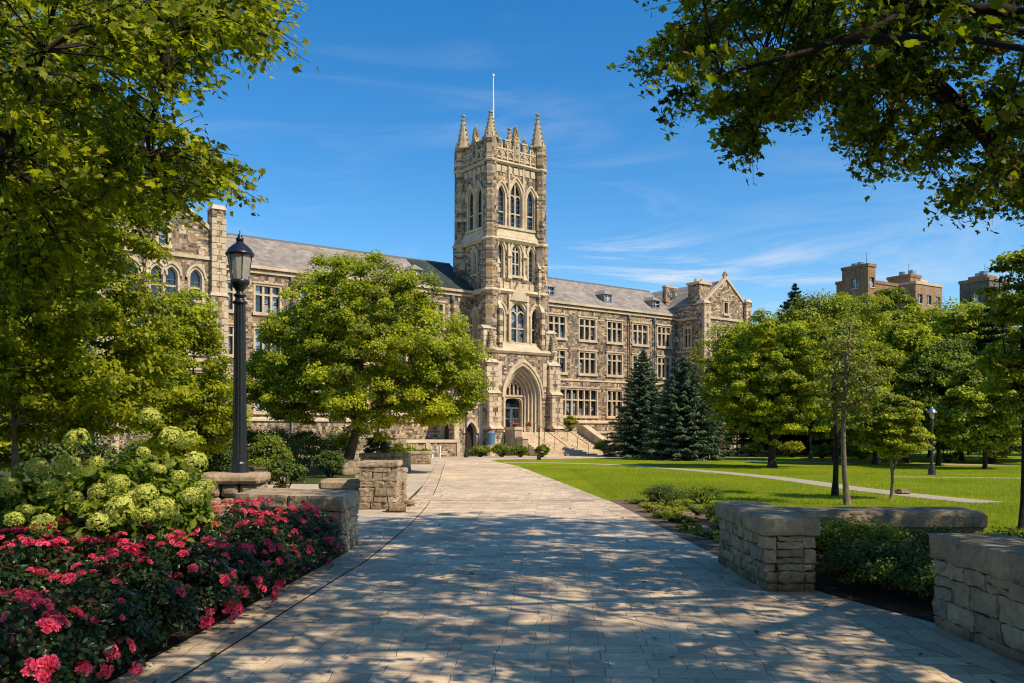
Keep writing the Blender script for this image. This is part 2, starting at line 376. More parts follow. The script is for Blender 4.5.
def leaf_mesh(name, P, Nn, size, tint, tmpl, mat, rng, yaxis=None, twist=None):
    """one mesh of many leaf faces: P positions, Nn normals"""
    tv, tf = tmpl; P = np.asarray(P, float); n = len(P)
    Nn = np.asarray(Nn, float); Nn = Nn / (np.linalg.norm(Nn, axis=1, keepdims=True) + 1e-9)
    if yaxis is None:
        r = rng.normal(size=(n, 3))
    else: r = np.asarray(yaxis, float)
    X = np.cross(r, Nn); X /= (np.linalg.norm(X, axis=1, keepdims=True) + 1e-9)
    Yv = np.cross(Nn, X)
    size = np.broadcast_to(np.asarray(size, float), (n,))
    k = len(tv)
    V = (P[:, None, :] + size[:, None, None] * (tv[None, :, 0:1] * X[:, None, :] + tv[None, :, 1:2] * Yv[:, None, :] + tv[None, :, 2:3] * Nn[:, None, :])).reshape(-1, 3)
    lens = np.array([len(f) for f in tf]); flat = np.concatenate([np.array(f) for f in tf])
    loops = (np.arange(n)[:, None] * k + flat[None, :]).ravel()
    tot = np.tile(lens, n); start = np.concatenate([[0], np.cumsum(tot)[:-1]])
    me = bpy.data.meshes.new(name)
    me.vertices.add(len(V)); me.vertices.foreach_set('co', V.astype(np.float32).ravel())
    me.loops.add(len(loops)); me.loops.foreach_set('vertex_index', loops.astype(np.int32))
    me.polygons.add(len(tot)); me.polygons.foreach_set('loop_start', start.astype(np.int32)); me.polygons.foreach_set('loop_total', tot.astype(np.int32))
    me.update(calc_edges=True)
    a = me.attributes.new('tint', 'FLOAT', 'FACE')
    a.data.foreach_set('value', np.repeat(np.clip(tint, 0, 1), len(tf)).astype(np.float32))
    me.materials.append(mat); return me

# ---- rocks -------------------------------------------------------
def rock_box(mb, size, T, seed, rough=0.02, seg=0.12, rnd=0.03, mi=0, freq=3.0, flat_top=False):
    """a box of stone with softened edges and a hewn surface. size=(sx,sy,sz), T maps local (x,y,z from 0..size) to world"""
    sx, sy, sz = size
    nx, ny, nz = [max(2, int(round(d / seg))) for d in size]
    idx = {}; vs = []; fs = []
    off = Vector((seed * 3.17 % 97, seed * 1.31 % 53, seed * 7.7 % 31))
    def vert(i, j, k):
        key = (i, j, k)
        if key in idx: return idx[key]
        p = Vector((sx * i / nx, sy * j / ny, sz * k / nz)); c = Vector((sx / 2, sy / 2, sz / 2))
        q = p.copy()
        # soften: pull edge and corner vertices inwards
        ex = (i in (0, nx)) + (j in (0, ny)) + (k in (0, nz))
        if ex >= 2:
            d = Vector(((1 if i == 0 else -1 if i == nx else 0), (1 if j == 0 else -1 if j == ny else 0), (1 if k == 0 else -1 if k == nz else 0)))
            q += d * rnd * (0.6 + 0.8 * noise.noise((p + off) * 2.3) ** 2 + 0.4)
        n_ = Vector((noise.noise(p * freq + off), noise.noise(p * freq + off + Vector((9, 3, 5))), noise.noise(p * freq + off + Vector((2, 8, 1)))))
        n_ += 0.5 * Vector((noise.noise(p * freq * 2.7 + off), noise.noise(p * freq * 2.7 + off + Vector((9, 3, 5))), noise.noise(p * freq * 2.7 + off + Vector((2, 8, 1)))))
        if flat_top: n_.z *= 0.25
        q += n_ * rough
        idx[key] = len(vs); vs.append(T(*q)); return idx[key]
    for i in range(nx):
        for j in range(ny):
            fs.append((vert(i, j, 0), vert(i, j + 1, 0), vert(i + 1, j + 1, 0), vert(i + 1, j, 0)))
            fs.append((vert(i, j, nz), vert(i + 1, j, nz), vert(i + 1, j + 1, nz), vert(i, j + 1, nz)))
    for i in range(nx):
        for k in range(nz):
            fs.append((vert(i, 0, k), vert(i + 1, 0, k), vert(i + 1, 0, k + 1), vert(i, 0, k + 1)))
            fs.append((vert(i, ny, k), vert(i, ny, k + 1), vert(i + 1, ny, k + 1), vert(i + 1, ny, k)))
    for j in range(ny):
        for k in range(nz):
            fs.append((vert(0, j, k), vert(0, j, k + 1), vert(0, j + 1, k + 1), vert(0, j + 1, k)))
            fs.append((vert(nx, j, k), vert(nx, j + 1, k), vert(nx, j + 1, k + 1), vert(nx, j, k + 1)))
    mb.add(vs, fs, mi)

def stone_wall(name, label, cat, P, a, b, La, Lb, h, cap, overhang=0.05, seed=1, group=None, courses=None, capseg=None, block=(0.28, 0.6)):
    """dry-laid garden wall: P corner, a and b unit directions, La x Lb footprint, total height h with a cap slab of thickness cap"""
    rng = random.Random(seed)
    a = Vector((*a, 0)).normalized(); b = Vector((*b, 0)).normalized(); P = Vector((*P, 0))
    root = thing(name, label, cat, P, 0, group)
    def TT(x, y, z): return a * x + b * y + Vector((0, 0, z))
    body = MB()
    g = 0.05
    body.box(g, La - g, g, Lb - g, 0, h - cap - 0.01, 1, TT)
    z = 0.0; zt = h - cap
    nC = courses or max(2, int(round(zt / 0.2)))
    hs = [rng.uniform(0.65, 1.35) for _ in range(nC)]; s_ = sum(hs); hs = [q / s_ * zt for q in hs]
    th = 0.16
    for ci, hh in enumerate(hs):
        # the four sides
        for side in range(4):
            L = La if side % 2 == 0 else Lb
            x = 0.0 if side % 2 == 0 else th + 0.004
            end = L if side % 2 == 0 else L - th - 0.004
            while x < end - 0.02:
                w = rng.uniform(*block)
                if end - (x + w) < block[0] * 0.7: w = end - x
                j = rng.uniform(-0.022, 0.022)
                def T2(p, q, r, side=side, x=x, w=w, z=z, j=j):
                    if side == 0: return TT(x + p, -j + q, z + r)
                    if side == 1: return TT(La - th + q + j, x + p, z + r)
                    if side == 2: return TT(x + p, Lb - th + q + j, z + r)
                    return TT(q - j, x + p, z + r)
                gp_ = 0.007
                if rng.random() < 0.28 and hh > .17 and w > .3:      # two thin stones in place of one
                    hs_ = hh * rng.uniform(.4, .6)
                    rock_box(body, (w - gp_, th, hs_ - gp_), T2, rng.uniform(0, 90), 0.028, 0.06, 0.005, 0, 7.5)
                    rock_box(body, (w - gp_, th, hh - hs_ - gp_), lambda p, q, r, T2=T2, hs_=hs_: T2(p, q, r + hs_), rng.uniform(0, 90), 0.028, 0.06, 0.005, 0, 7.5)
                else:
                    rock_box(body, (w - gp_, th, hh - gp_), T2, rng.uniform(0, 90), 0.030, 0.06, 0.006, 0, 7.5)
                x += w
        z += hh
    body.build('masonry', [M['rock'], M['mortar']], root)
    # cap slabs
    n = capseg or max(1, int(round(La / 1.6)))
    x = -overhang; tot = La + 2 * overhang
    for i in range(n):
        w = tot / n
        cm = MB()
        rock_box(cm, (w - 0.01, Lb + 2 * overhang, cap), lambda p, q, r, x=x: TT(x + p, -overhang + q, zt + r), seed * 7 + i * 3.3, 0.036, 0.06, 0.010, 0, 4.6, True)
        cm.build('cap_stone', M['rock'], root)
        x += w
    return root
# ================================================================== GROUND AND PATHS
g0 = MB(); g0.add([(-900, -300, 0), (900, -300, 0), (900, 1500, 0), (-900, 1500, 0)], [(0, 1, 2, 3)])
tag(g0.build('ground', M['ground']), kind='structure')

# main paved path, edges as (x, y)
LEFT = [(-3.9, 3.0), (-3.55, 7.0), (-3.15, 13.0), (-3.0, 15.4), (-3.0, 24.0), (-3.5, 34.0), (-4.4, 48.0), (-5.3, 62.0)]
RIGHT = [(6.2, 3.0), (5.3, 8.0), (4.85, 9.8), (4.25, 11.6), (3.62, 14.6), (3.40, 20.0), (3.15, 26.0), (2.0, 38.0), (0.4, 54.0), (-0.9, 61.0), (-1.6, 64.5)]
poly_sheet('path', LEFT[:] + [(-6.0, 66.5), (-1.0, 66.5)] + RIGHT[::-1], 0.008, M['paving'])
def strip(pts_a, pts_b): return pts_a + pts_b[::-1]
# border course of long pavers along both edges
def smooth_pts(pts, n=6):
    out = []
    P = [pts[0]] + list(pts) + [pts[-1]]
    for i in range(1, len(P) - 2):
        for t in range(n):
            t /= n
            out.append(tuple(0.5 * ((2 * P[i][k]) + (-P[i - 1][k] + P[i + 1][k]) * t + (2 * P[i - 1][k] - 5 * P[i][k] + 4 * P[i + 1][k] - P[i + 2][k]) * t * t + (-P[i - 1][k] + 3 * P[i][k] - 3 * P[i + 1][k] + P[i + 2][k]) * t ** 3) for k in range(2)))
    out.append(tuple(pts[-1])); return out
LIN = smooth_pts([(x + .56, y) for x, y in LEFT]); RIN = smooth_pts([(5.35, 2.6), (4.45, 7.6), (3.95, 9.4), (3.40, 11.4), (3.0, 14.4), (2.80, 20.0), (2.55, 26.0), (1.45, 38.0), (0.0, 54.0)])
poly_sheet('path_border', strip(LEFT, LIN), 0.012, M['border'])
poly_sheet('path_border', strip(RIN, RIGHT[:9]), 0.012, M['border'])
for E_ in (LIN,): poly_sheet('path_joint', strip([(x - .013, y) for x, y in E_], [(x + .013, y) for x, y in E_]), 0.016, M['soil'])
# cross band of pavers half way
poly_sheet('path_band', [(-3.2, 27.2), (2.6, 27.2), (2.55, 29.4), (-3.3, 29.4)], 0.020, M['border'])
# side path to the left, forecourt in front of the hall
poly_sheet('side_path', [(-3.3, 27.0), (-3.6, 35.0), (-9.0, 36.0), (-16, 33.5), (-16, 27.5), (-9.0, 27.6)], 0.008, M['plaza'])
poly_sheet('forecourt', [(-14.0, 60.5), (-6.0, 66.5), (-1.0, 66.5), (4.0, 68.5), (16.0, 75.5), (40, 93.0), (38, 97.5), (10.0, 80.0), (-3, 76), (-20, 66)], 0.012, M['plaza'])
poly_sheet('side_path', [(-3.55, 34.6), (-4.42, 48.0), (-5.32, 62.0), (-6.0, 66.4), (-11.5, 62.3), (-7.9, 48.0), (-7.0, 35.6)], 0.009, M['plaza'])
# lawn
poly_sheet('lawn', [(3.40, 19.5), (3.15, 26.0), (2.0, 38.0), (0.4, 54.0), (-0.9, 61.0), (-1.6, 64.5), (-1.0, 66.4), (4.0, 68.4), (16.0, 75.4), (40, 92.9), (140, 130), (160, 60), (70, 14), (20, 6), (8.6, 8), (8.2, 14.2), (4.6, 15.8)], 0.005, M['lawn'])
def ribbon(name, pts, w, z, mat):
    A, B = [], []
    for i, p in enumerate(pts):
        d = Vector((pts[min(i + 1, len(pts) - 1)][0] - pts[max(i - 1, 0)][0], pts[min(i + 1, len(pts) - 1)][1] - pts[max(i - 1, 0)][1], 0)).normalized()
        n = Vector((-d.y, d.x, 0)) * w / 2
        A.append((p[0] + n.x, p[1] + n.y)); B.append((p[0] - n.x, p[1] - n.y))
    return poly_sheet(name, A + B[::-1], z, mat)
ribbon('lawn_path', smooth_pts([(-0.6, 60.2), (3.0, 59.6), (6.5, 56.5), (10.2, 48.5), (12.3, 40.8), (13.1, 33.0), (13.9, 28.8), (14.6, 26.6)]), 1.25, 0.012, M['thinpath'])
ribbon('lawn_path', smooth_pts([(14.0, 70.0), (21.0, 61.5), (32.0, 56.0), (46.0, 52.0), (70, 50)]), 1.6, 0.010, M['thinpath'])
ribbon('lawn_path', smooth_pts([(18.0, 41.5), (24.0, 40.5), (34.0, 38.0), (60.0, 38.0)]), 0.8, 0.010, M['thinpath'])
# beds
poly_sheet('flower_bed_soil', [(-3.56, 7.0), (-3.16, 13.0), (-3.02, 15.35), (-5.2, 16.4), (-9, 18), (-14, 14), (-12, 5), (-3.8, 4)], 0.02, M['soil'])
poly_sheet('shrub_bed_soil', [(4.86, 9.82), (4.2, 11.85), (4.2, 14.6), (8.4, 14.6), (8.6, 9.6)], 0.014, M['soil'])
poly_sheet('bed_soil', [(3.62, 14.65), (3.42, 19.0), (3.12, 27.6), (3.9, 28.4), (5.4, 27), (6.0, 23), (5.2, 19.4), (4.9, 15.0)], 0.012, M['gravelsoil'])
poly_sheet('garden_bed_soil', [(-3.0, 17.6), (-3.0, 24.0), (-3.2, 27.0), (-9.0, 27.5), (-22, 27.0), (-22, 19), (-9, 18.1), (-5.4, 16.6)], 0.006, M['soil'])
poly_sheet('side_path', [(-2.99, 17.1), (-2.99, 27.2), (-4.5, 27.2), (-4.4, 17.4)], 0.010, M['plaza'])
poly_sheet('tree_bed_soil', [(-4.0, 36.2), (-5.2, 56.0), (-14, 59.5), (-30, 52), (-28, 35), (-9, 36.2)], 0.006, M['ground'])

# ================================================================== THE HALL
HU = (math.sin(R(53)), math.cos(R(53)))
hall = thing('university_hall', 'long gothic stone hall with slate roof, gabled ends and a pinnacled entrance tower', 'hall', (-1.99, 80.0, 0), R(37))

class Plane:
    """a wall plane in the hall's own coordinates: O origin, H to the right seen from outside, N outwards"""
    def __init__(s, O, H):
        s.O = Vector(O); s.H = Vector(H).normalized(); s.N = Vector((s.H.y, -s.H.x, 0)).normalized()
    def p(s, h, z, d=0.0):
        q = s.O + s.H * h + s.N * d; return (q.x, q.y, q.z + z)
def front(v): return Plane((0, v, 0), (1, 0, 0))
def leftface(u): return Plane((u, 0, 0), (0, -1, 0))     # h = -v
def rightface(u): return Plane((u, 0, 0), (0, 1, 0))     # h = v

def rectp(h0, h1, z0, z1): return [(h0, z0), (h1, z0), (h1, z1), (h0, z1)]
def arch_top(c, w, zs, rise, n=9):
    """points from right spring over the apex to the left spring"""
    Rr = (w * w / 4 + rise * rise) / w
    cx = w / 2 - Rr; a1 = math.asin(min(1, rise / Rr)); pts = []
    for i in range(n + 1):
        a = a1 * i / n; pts.append((c + cx + Rr * math.cos(a), zs + Rr * math.sin(a)))
    pts[-1] = (c, zs + rise)
    return pts + [(2 * c - x, z) for x, z in reversed(pts[:-1])]
def archp(c, w, z0, zs, rise, n=9): return [(c - w / 2, z0), (c + w / 2, z0)] + arch_top(c, w, zs, rise, n)
def arch_z(h, c, w, zs, rise):
    Rr = (w * w / 4 + rise * rise) / w; x = abs(h - c) - (w / 2 - Rr)
    return zs + math.sqrt(max(0, Rr * Rr - x * x))

def wall(mb, pl, outline, holes, depth=0.3, mi=0, mrev=1):
    loops = [[Vector((h, z, 0)) for h, z in outline]] + [[Vector((h, z, 0)) for h, z in q] for q in holes]
    tris = tessellate_polygon(loops)
    flat = [p for l in loops for p in l]
    mb.add([pl.p(p.x, p.y) for p in flat], tris, mi)
    for q in holes:
        n = len(q); vs = [pl.p(h, z) for h, z in q] + [pl.p(h, z, -depth) for h, z in q]
        mb.add(vs, [(i, (i + 1) % n, n + (i + 1) % n, n + i) for i in range(n)], mrev)
def bar(mb, pl, h0, h1, z0, z1, d0, d1, mi=0):
    vs = [pl.p(h, z, d) for d in (d0, d1) for h, z in ((h0, z0), (h1, z0), (h1, z1), (h0, z1))]
    mb.add(vs, [(3, 2, 1, 0), (4, 5, 6, 7), (0, 1, 5, 4), (1, 2, 6, 5), (2, 3, 7, 6), (3, 0, 4, 7)], mi)
def ring(mb, pl, inner, outer, d0, d1, mi=0, closed=True):
    n = len(inner); vs = [pl.p(h, z, d1) for h, z in inner] + [pl.p(h, z, d1) for h, z in outer] + [pl.p(h, z, d0) for h, z in inner] + [pl.p(h, z, d0) for h, z in outer]
    fs = []
    for i in range(n if closed else n - 1):
        j = (i + 1) % n
        fs += [(i, j, n + j, n + i), (n + i, n + j, 3 * n + j, 3 * n + i), (2 * n + i, 2 * n + j, j, i)]
    if not closed: fs += [(0, n, 3 * n, 2 * n), (n - 1, 2 * n - 1, 4 * n - 1, 3 * n - 1)]
    mb.add(vs, fs, mi)

def rect_window(pl, h0, h1, z0, z1, lights, transoms=(), depth=0.32, parent=hall, trim=0.17, hood=True):
    """returns the hole outline; builds a window (stone surround with mullions) and its pane"""
    mb = MB(); e = 0.004
    ring(mb, pl, rectp(h0, h1, z0, z1), rectp(h0 - trim, h1 + trim, z0 - trim * 0.8, z1 + trim), 0.0, 0.05)
    bar(mb, pl, h0 - trim - 0.08, h1 + trim + 0.08, z0 - 0.28, z0 - 0.02, e, 0.16)
    if hood: bar(mb, pl, h0 - trim - 0.1, h1 + trim + 0.1, z1 + trim, z1 + trim + 0.14, e, 0.14)
    w = (h1 - h0) / lights
    for i in range(1, lights): bar(mb, pl, h0 + i * w - 0.085, h0 + i * w + 0.085, z0, z1, -depth + 0.05, -0.02)
    for t in transoms: bar(mb, pl, h0, h1, t - 0.07, t + 0.07, -depth + 0.06, -0.035)
    o = mb.build('window', M['lime'], parent)
    pb = MB()
    for i in range(lights):
        a = h0 + i * w + (0.085 if i else 0); b = h0 + (i + 1) * w - (0.085 if i < lights - 1 else 0)
        pb.add([pl.p(a, z0, -depth + 0.02), pl.p(b, z0, -depth + 0.02), pl.p(b, z1, -depth + 0.02), pl.p(a, z1, -depth + 0.02)], [(0, 1, 2, 3)])
        bar(pb, pl, a, a + 0.045, z0, z1, -depth + 0.022, -depth + 0.07, 1); bar(pb, pl, b - 0.045, b, z0, z1, -depth + 0.022, -depth + 0.07, 1)
        mz = (z0 + z1) / 2 if not transoms else (z0 + transoms[0]) / 2
        bar(pb, pl, a + 0.045, b - 0.045, mz - 0.03, mz + 0.03, -depth + 0.022, -depth + 0.06, 1)
    pb.build('pane', [M['glass'], M['wood_dark']], o)
    return rectp(h0, h1, z0, z1)

def arch_window(pl, c, w, z0, zs, rise, lights=1, transoms=(), depth=0.4, trim=0.2, parent=hall, sill=True, hood=True, glass='darkglass'):
    mb = MB()
    inn = archp(c, w, z0, zs, rise); out = archp(c, w + 2 * trim, z0, zs, rise + trim * 1.25)
    ring(mb, pl, inn, out, 0.0, 0.06, closed=False) if False else None
    # surround: jambs and arch (open at the sill)
    ii = inn[1:] + [inn[0]]; oo = out[1:] + [out[0]]
    ring(mb, pl, ii, oo, 0.0, 0.06, closed=False)
    if hood:
        hi = arch_top(c, w + 2 * trim, zs, rise + trim * 1.25); ho = arch_top(c, w + 2 * trim + 0.28, zs, rise + trim * 1.25 + 0.2)
        ring(mb, pl, hi, ho, 0.003, 0.16, closed=False)
    # inner order, set back
    i2 = archp(c, w - 0.16, z0, zs, rise - 0.1)
    ring(mb, pl, i2[1:] + [i2[0]], ii, -depth * 0.75, -depth * 0.45, closed=False)
    if sill: bar(mb, pl, c - w / 2 - trim - 0.06, c + w / 2 + trim + 0.06, z0 - 0.24, z0 - 0.012, 0.004, 0.18)
    lw = w / lights
    for i in range(1, lights):
        h = c - w / 2 + i * lw
        bar(mb, pl, h - 0.06, h + 0.06, z0, arch_z(h, c, w, zs, rise) - 0.05, -depth + 0.05, -depth * 0.4)
    if lights > 1:   # small tracery heads over each light
        for i in range(lights):
            h = c - w / 2 + (i + 0.5) * lw
            a = arch_top(h, lw - 0.1, zs - 0.2, lw * 0.55, 5); b = arch_top(h, lw + 0.06, zs - 0.2, lw * 0.55 + 0.12, 5)
            ring(mb, pl, a, b, -depth + 0.05, -depth * 0.42, closed=False)
    for t in transoms: bar(mb, pl, c - w / 2, c + w / 2, t - 0.06, t + 0.06, -depth + 0.055, -depth * 0.5)
    o = mb.build('window', M['lime'], parent)
    pb = MB(); q = [Vector((h, z, 0)) for h, z in inn]
    tr = tessellate_polygon([q]); pb.add([pl.p(p.x, p.y, -depth + 0.02) for p in q], tr)
    k = z0 + 0.45
    while k < zs:      # leading bars
        bar(pb, pl, c - w / 2 + 0.05, c + w / 2 - 0.05, k - 0.018, k + 0.018, -depth + 0.022, -depth + 0.05, 1); k += 0.45
    pb.build('pane', [M[glass], M['lead']], o)
    return inn

def string(mb, x0, x1, y0, y1, z, h, out, mi=0):
    """moulded string course round a rectangle"""
    mb.taper(x0 - out * 0.3, x1 + out * 0.3, y0 - out * 0.3, y1 + out * 0.3, z, x0 - out, x1 + out, y0 - out, y1 + out, z + h * 0.45, mi)
    mb.taper(x0 - out, x1 + out, y0 - out, y1 + out, z + h * 0.4501, x0 - out * 0.35, x1 + out * 0.35, y0 - out * 0.35, y1 + out * 0.35, z + h, mi)

# ------------------------------------------------------------------ tower
TW, TD = 5.9, 4.9       # between the corner turret centres
tower = MB()            # 0 masonry 1 lime
def tower_stage(u0, u1, v0, v1, z0, z1, fh=(), lh=(), dep=0.45):
    wall(tower, Plane((0, v0, 0), (1, 0, 0)), rectp(u0, u1, z0, z1), fh, dep)
    wall(tower, leftface(u0), rectp(-v1, -v0, z0, z1), lh, dep)
    wall(tower, rightface(u1), rectp(v0, v1, z0, z1), [])
    wall(tower, Plane((0, v1, 0), (-1, 0, 0)), rectp(-u1, -u0, z0, z1), [])
    tower.add([(u0, v0, z1), (u1, v0, z1), (u1, v1, z1), (u0, v1, z1)], [(0, 1, 2, 3)], 1)
# belfry stage
pf = front(0.0); plf = leftface(0.0)
fh = [arch_window(pf, 1.22, 0.86, 21.3, 24.0, 1.05, 1, (22.6,), 0.30, 0.22),
      arch_window(pf, 2.95, 1.36, 21.3, 24.1, 1.5, 2, (22.6,), 0.34, 0.24),
      arch_window(pf, 4.68, 0.86, 21.3, 24.0, 1.05, 1, (22.6,), 0.30, 0.22)]
lh = [arch_window(plf, -1.75, 0.88, 21.2, 24.0, 1.15, 1, (22.6,), 0.24, 0.2),
      arch_window(plf, -3.15, 0.88, 21.2, 24.0, 1.15, 1, (22.6,), 0.24, 0.2)]
tower_stage(0, TW, 0, TD, 20.1, 27.2, fh, lh, 0.36)
# stage below the belfry with blind panels and slit windows
fh = [arch_window(pf, 1.15, 0.62, 16.4, 19.0, 0.7, 1, (), 0.26, 0.16, sill=False),
      arch_window(pf, 2.95, 0.95, 16.8, 19.0, 0.7, 2, (17.9,), 0.26, 0.2),
      arch_window(pf, 4.75, 0.62, 16.4, 18.9, 0.7, 1, (), 0.26, 0.16, sill=False)]
lh = [arch_window(plf, -2.5, 0.6, 17.0, 18.6, 0.6, 1, (), 0.35, 0.18)]
pB = front(-0.12); pBl = leftface(-0.1)
fh = [[(h, z) for h, z in q] for q in fh]
tower_stage(0, TW, 0, TD + 0.1, 15.2, 20.1, fh, lh, 0.4)
# window stage above the entrance
pC = front(-0.3); pCl = leftface(-0.25)
fh = [arch_window(pC, 0.9, 0.8, 10.5, 13.0, 0.85, 1, (11.8,), 0.3, 0.2),
      arch_window(pC, 2.95, 1.85, 10.5, 13.05, 1.2, 2, (11.8,), 0.32, 0.24, glass='glass'),
      arch_window(pC, 5.0, 0.8, 10.5, 13.0, 0.85, 1, (11.8,), 0.3, 0.2)]
lh = [arch_window(pCl, -2.0, 0.6, 10.8, 12.8, 0.7, 1, (), 0.4, 0.2), arch_window(pCl, -3.2, 0.6, 10.8, 12.8, 0.7, 1, (), 0.4, 0.2)]
tower_stage(-0.25, TW + 0.25, -0.3, TD + 0.3, 9.6, 15.2, fh, lh, 0.55)
# entrance stage: the deep moulded arch
AC, AW, AZ, AR = 2.95, 4.5, 5.3, 3.3
pE = front(-1.0)
fhole = archp(AC, AW, 0.0, AZ, AR, 12)
tower_stage(-0.6, TW + 0.6, -1.0, TD + 0.5, 0.0, 9.6, [fhole], [], 0.02)
# wall courses: strings, sloped offsets, panels
string(tower, -0.05, TW + 0.05, -0.05, TD + 0.05, 27.0, 0.34, 0.22, 1)
string(tower, -0.1, TW + 0.1, -0.1, TD + 0.1, 19.75, 0.6, 0.3, 1)
string(tower, -0.3, TW + 0.3, -0.35, TD + 0.3, 14.95, 0.45, 0.24, 1)
string(tower, -0.65, TW + 0.65, -1.05, TD + 0.5, 9.35, 0.45, 0.2, 1)
# sloping sills under belfry windows, big slope over the entrance stage
tower.taper(0.55, TW - 0.55, -0.30, 0.05, 20.25, 0.55, TW - 0.55, -0.02, 0.05, 21.05, 1)
tower.taper(-0.28, 0.05, 0.6, TD - 0.6, 20.25, -0.02, 0.05, 0.6, TD - 0.6, 21.05, 1)
tower.taper(0.1, TW - 0.1, -1.0, -0.29, 9.75, 0.1, TW - 0.1, -0.32, -0.29, 10.45, 1)
# carved band: raised panels between strings at 15.4 - 16.2 (front) with a gablet over the middle window
for i in range(6):
    bar(tower, pf, 0.75 + i * 0.76, 1.35 + i * 0.76, 15.5, 16.1, 0.004, 0.07, 1)
for h in (2.05, 3.85): bar(tower, pf, h - 0.11, h + 0.11, 16.3, 19.7, 0.004, 0.16, 1)
for h in (1.9, 4.0): bar(tower, pC, h - 0.13, h + 0.13, 10.5, 14.9, 0.004, 0.22, 1)
for h in (2.1, 3.8): bar(tower, pf, h - 0.09, h + 0.09, 21.1, 26.9, 0.004, 0.13, 1)
for h in (2.45,): bar(tower, plf, -h - 0.09, -h + 0.09, 21.1, 26.9, 0.004, 0.13, 1)
# stepped angle buttresses beside the corner turrets, and shafts with little spires
for (u0, u1) in ((0.30, 0.66), (TW - .66, TW - .30)):
    tower.box(u0, u1, -1.05, -0.3, 9.8, 13.4, 0); tower.taper(u0 - .04, u1 + .04, -1.1, -.28, 13.402, u0, u1, -.55, -.28, 14.3, 1)
    tower.box(u0, u1, -0.62, -0.001, 14.301, 17.6, 0); tower.taper(u0 - .04, u1 + .04, -.66, -.002, 17.602, u0, u1, -.3, -.002, 18.4, 1)
    tower.box(u0, u1, -0.34, -0.001, 20.7, 24.4, 0); tower.taper(u0 - .03, u1 + .03, -.37, -.002, 24.402, u0, u1, -.1, -.002, 25.1, 1)
    for z in (10.3, 11.3, 12.3): tower.box(u0 - .02, u1 + .02, -1.075, -.8, z, z + .45, 1)
    for z in (14.9, 15.9, 16.8): tower.box(u0 - .02, u1 + .02, -.645, -.4, z, z + .4, 1)
for (v0, v1) in ((0.35, 0.72), (TD - .72, TD - .35)):
    tower.box(-.95, -.25, v0, v1, 9.8, 13.4, 0); tower.taper(-1.0, -.24, v0 - .04, v1 + .04, 13.402, -.5, -.24, v0, v1, 14.3, 1)
    tower.box(-.55, -.001, v0, v1, 14.301, 17.6, 0); tower.taper(-.6, -.002, v0 - .04, v1 + .04, 17.602, -.28, -.002, v0, v1, 18.4, 1)
    tower.box(-.3, -.001, v0, v1, 20.7, 24.4, 0); tower.taper(-.33, -.002, v0 - .03, v1 + .03, 24.402, -.1, -.002, v0, v1, 25.1, 1)
for h in (2.05, 3.85):
    q = pf.p(h, 0, 0.16)
    for z in (16.2, 18.3):
        tower.add([pf.p(h - .26, z, .02), pf.p(h + .26, z, .02), pf.p(h + .26, z + .2, .34), pf.p(h - .26, z + .2, .34), pf.p(h, z + 1.1, .1)], [(0, 1, 2, 3), (3, 2, 4), (0, 3, 4), (2, 1, 4)], 1)
# gablet over the main window
vs = [pC.p(1.85, 14.35, 0.02), pC.p(4.05, 14.35, 0.02), pC.p(2.95, 16.2, 0.02), pC.p(1.85, 14.35, 0.30), pC.p(4.05, 14.35, 0.30), pC.p(2.95, 16.2, 0.30)]
tower.add(vs, [(3, 4, 5), (0, 1, 4, 3), (1, 2, 5, 4), (2, 0, 3, 5)], 1)
# niche panels in the spandrels of the entrance
for h0, h1 in ((0.0, 0.55), (5.35, 5.9)): bar(tower, pE, h0, h1, 6.4, 8.6, 0.004, 0.06, 1)
# bell-stage frieze: square panels under the parapet
for i in range(7): bar(tower, pf, 0.62 + i * 0.68, 1.12 + i * 0.68, 26.25, 26.85, 0.004, 0.06, 1)
for i in range(5): bar(tower, plf, -4.2 + i * 0.72, -3.7 + i * 0.72, 26.25, 26.85, 0.004, 0.06, 1)
# quoins at corners are the turrets; parapet follows as its own part
tower_o = tower.build('tower', [M['masonry'], M['lime']], hall)

par = MB()
for pl, L in ((pf, TW), (Plane((TW, 0, 0), (0, 1, 0)), TD), (Plane((TW, TD, 0), (-1, 0, 0)), TW), (Plane((0, TD, 0), (0, -1, 0)), TD)):
    # pierced panel parapet: solid lower wall, panel posts, merlons
    bar(par, pl, 0.3, L - 0.3, 27.34, 28.35, -0.28, 0.0, 0)
    n = int((L - 1.2) / 0.62)
    for i in range(n + 1):
        h = 0.6 + i * (L - 1.2) / n
        bar(par, pl, h - 0.07, h + 0.07, 27.4, 28.9, -0.2, 0.09, 1)
        if i < n:
            bar(par, pl, h + 0.13, h + (L - 1.2) / n - 0.13, 27.55, 27.7, 0.003, 0.07, 1)
            arc = arch_top(h + (L - 1.2) / n / 2, 0.34, 28.0, 0.25, 4); arc2 = arch_top(h + (L - 1.2) / n / 2, 0.5, 28.0, 0.36, 4)
            ring(par, pl, arc, arc2, 0.003, 0.07, 1, False)
    bar(par, pl, 0.3, L - 0.3, 28.352, 28.5, -0.32, 0.1, 1)
    nm_ = 5
    for i in range(nm_):
        h = 0.9 + i * (L - 1.8) / (nm_ - 1)
        if i == 2: continue
        bar(par, pl, h - 0.28, h + 0.28, 28.502, 29.25, -0.26, 0.0, 0); bar(par, pl, h - 0.33, h + 0.33, 29.252, 29.38, -0.3, 0.05, 1)
par.build('parapet', [M['masonry'], M['lime']], tower_o)

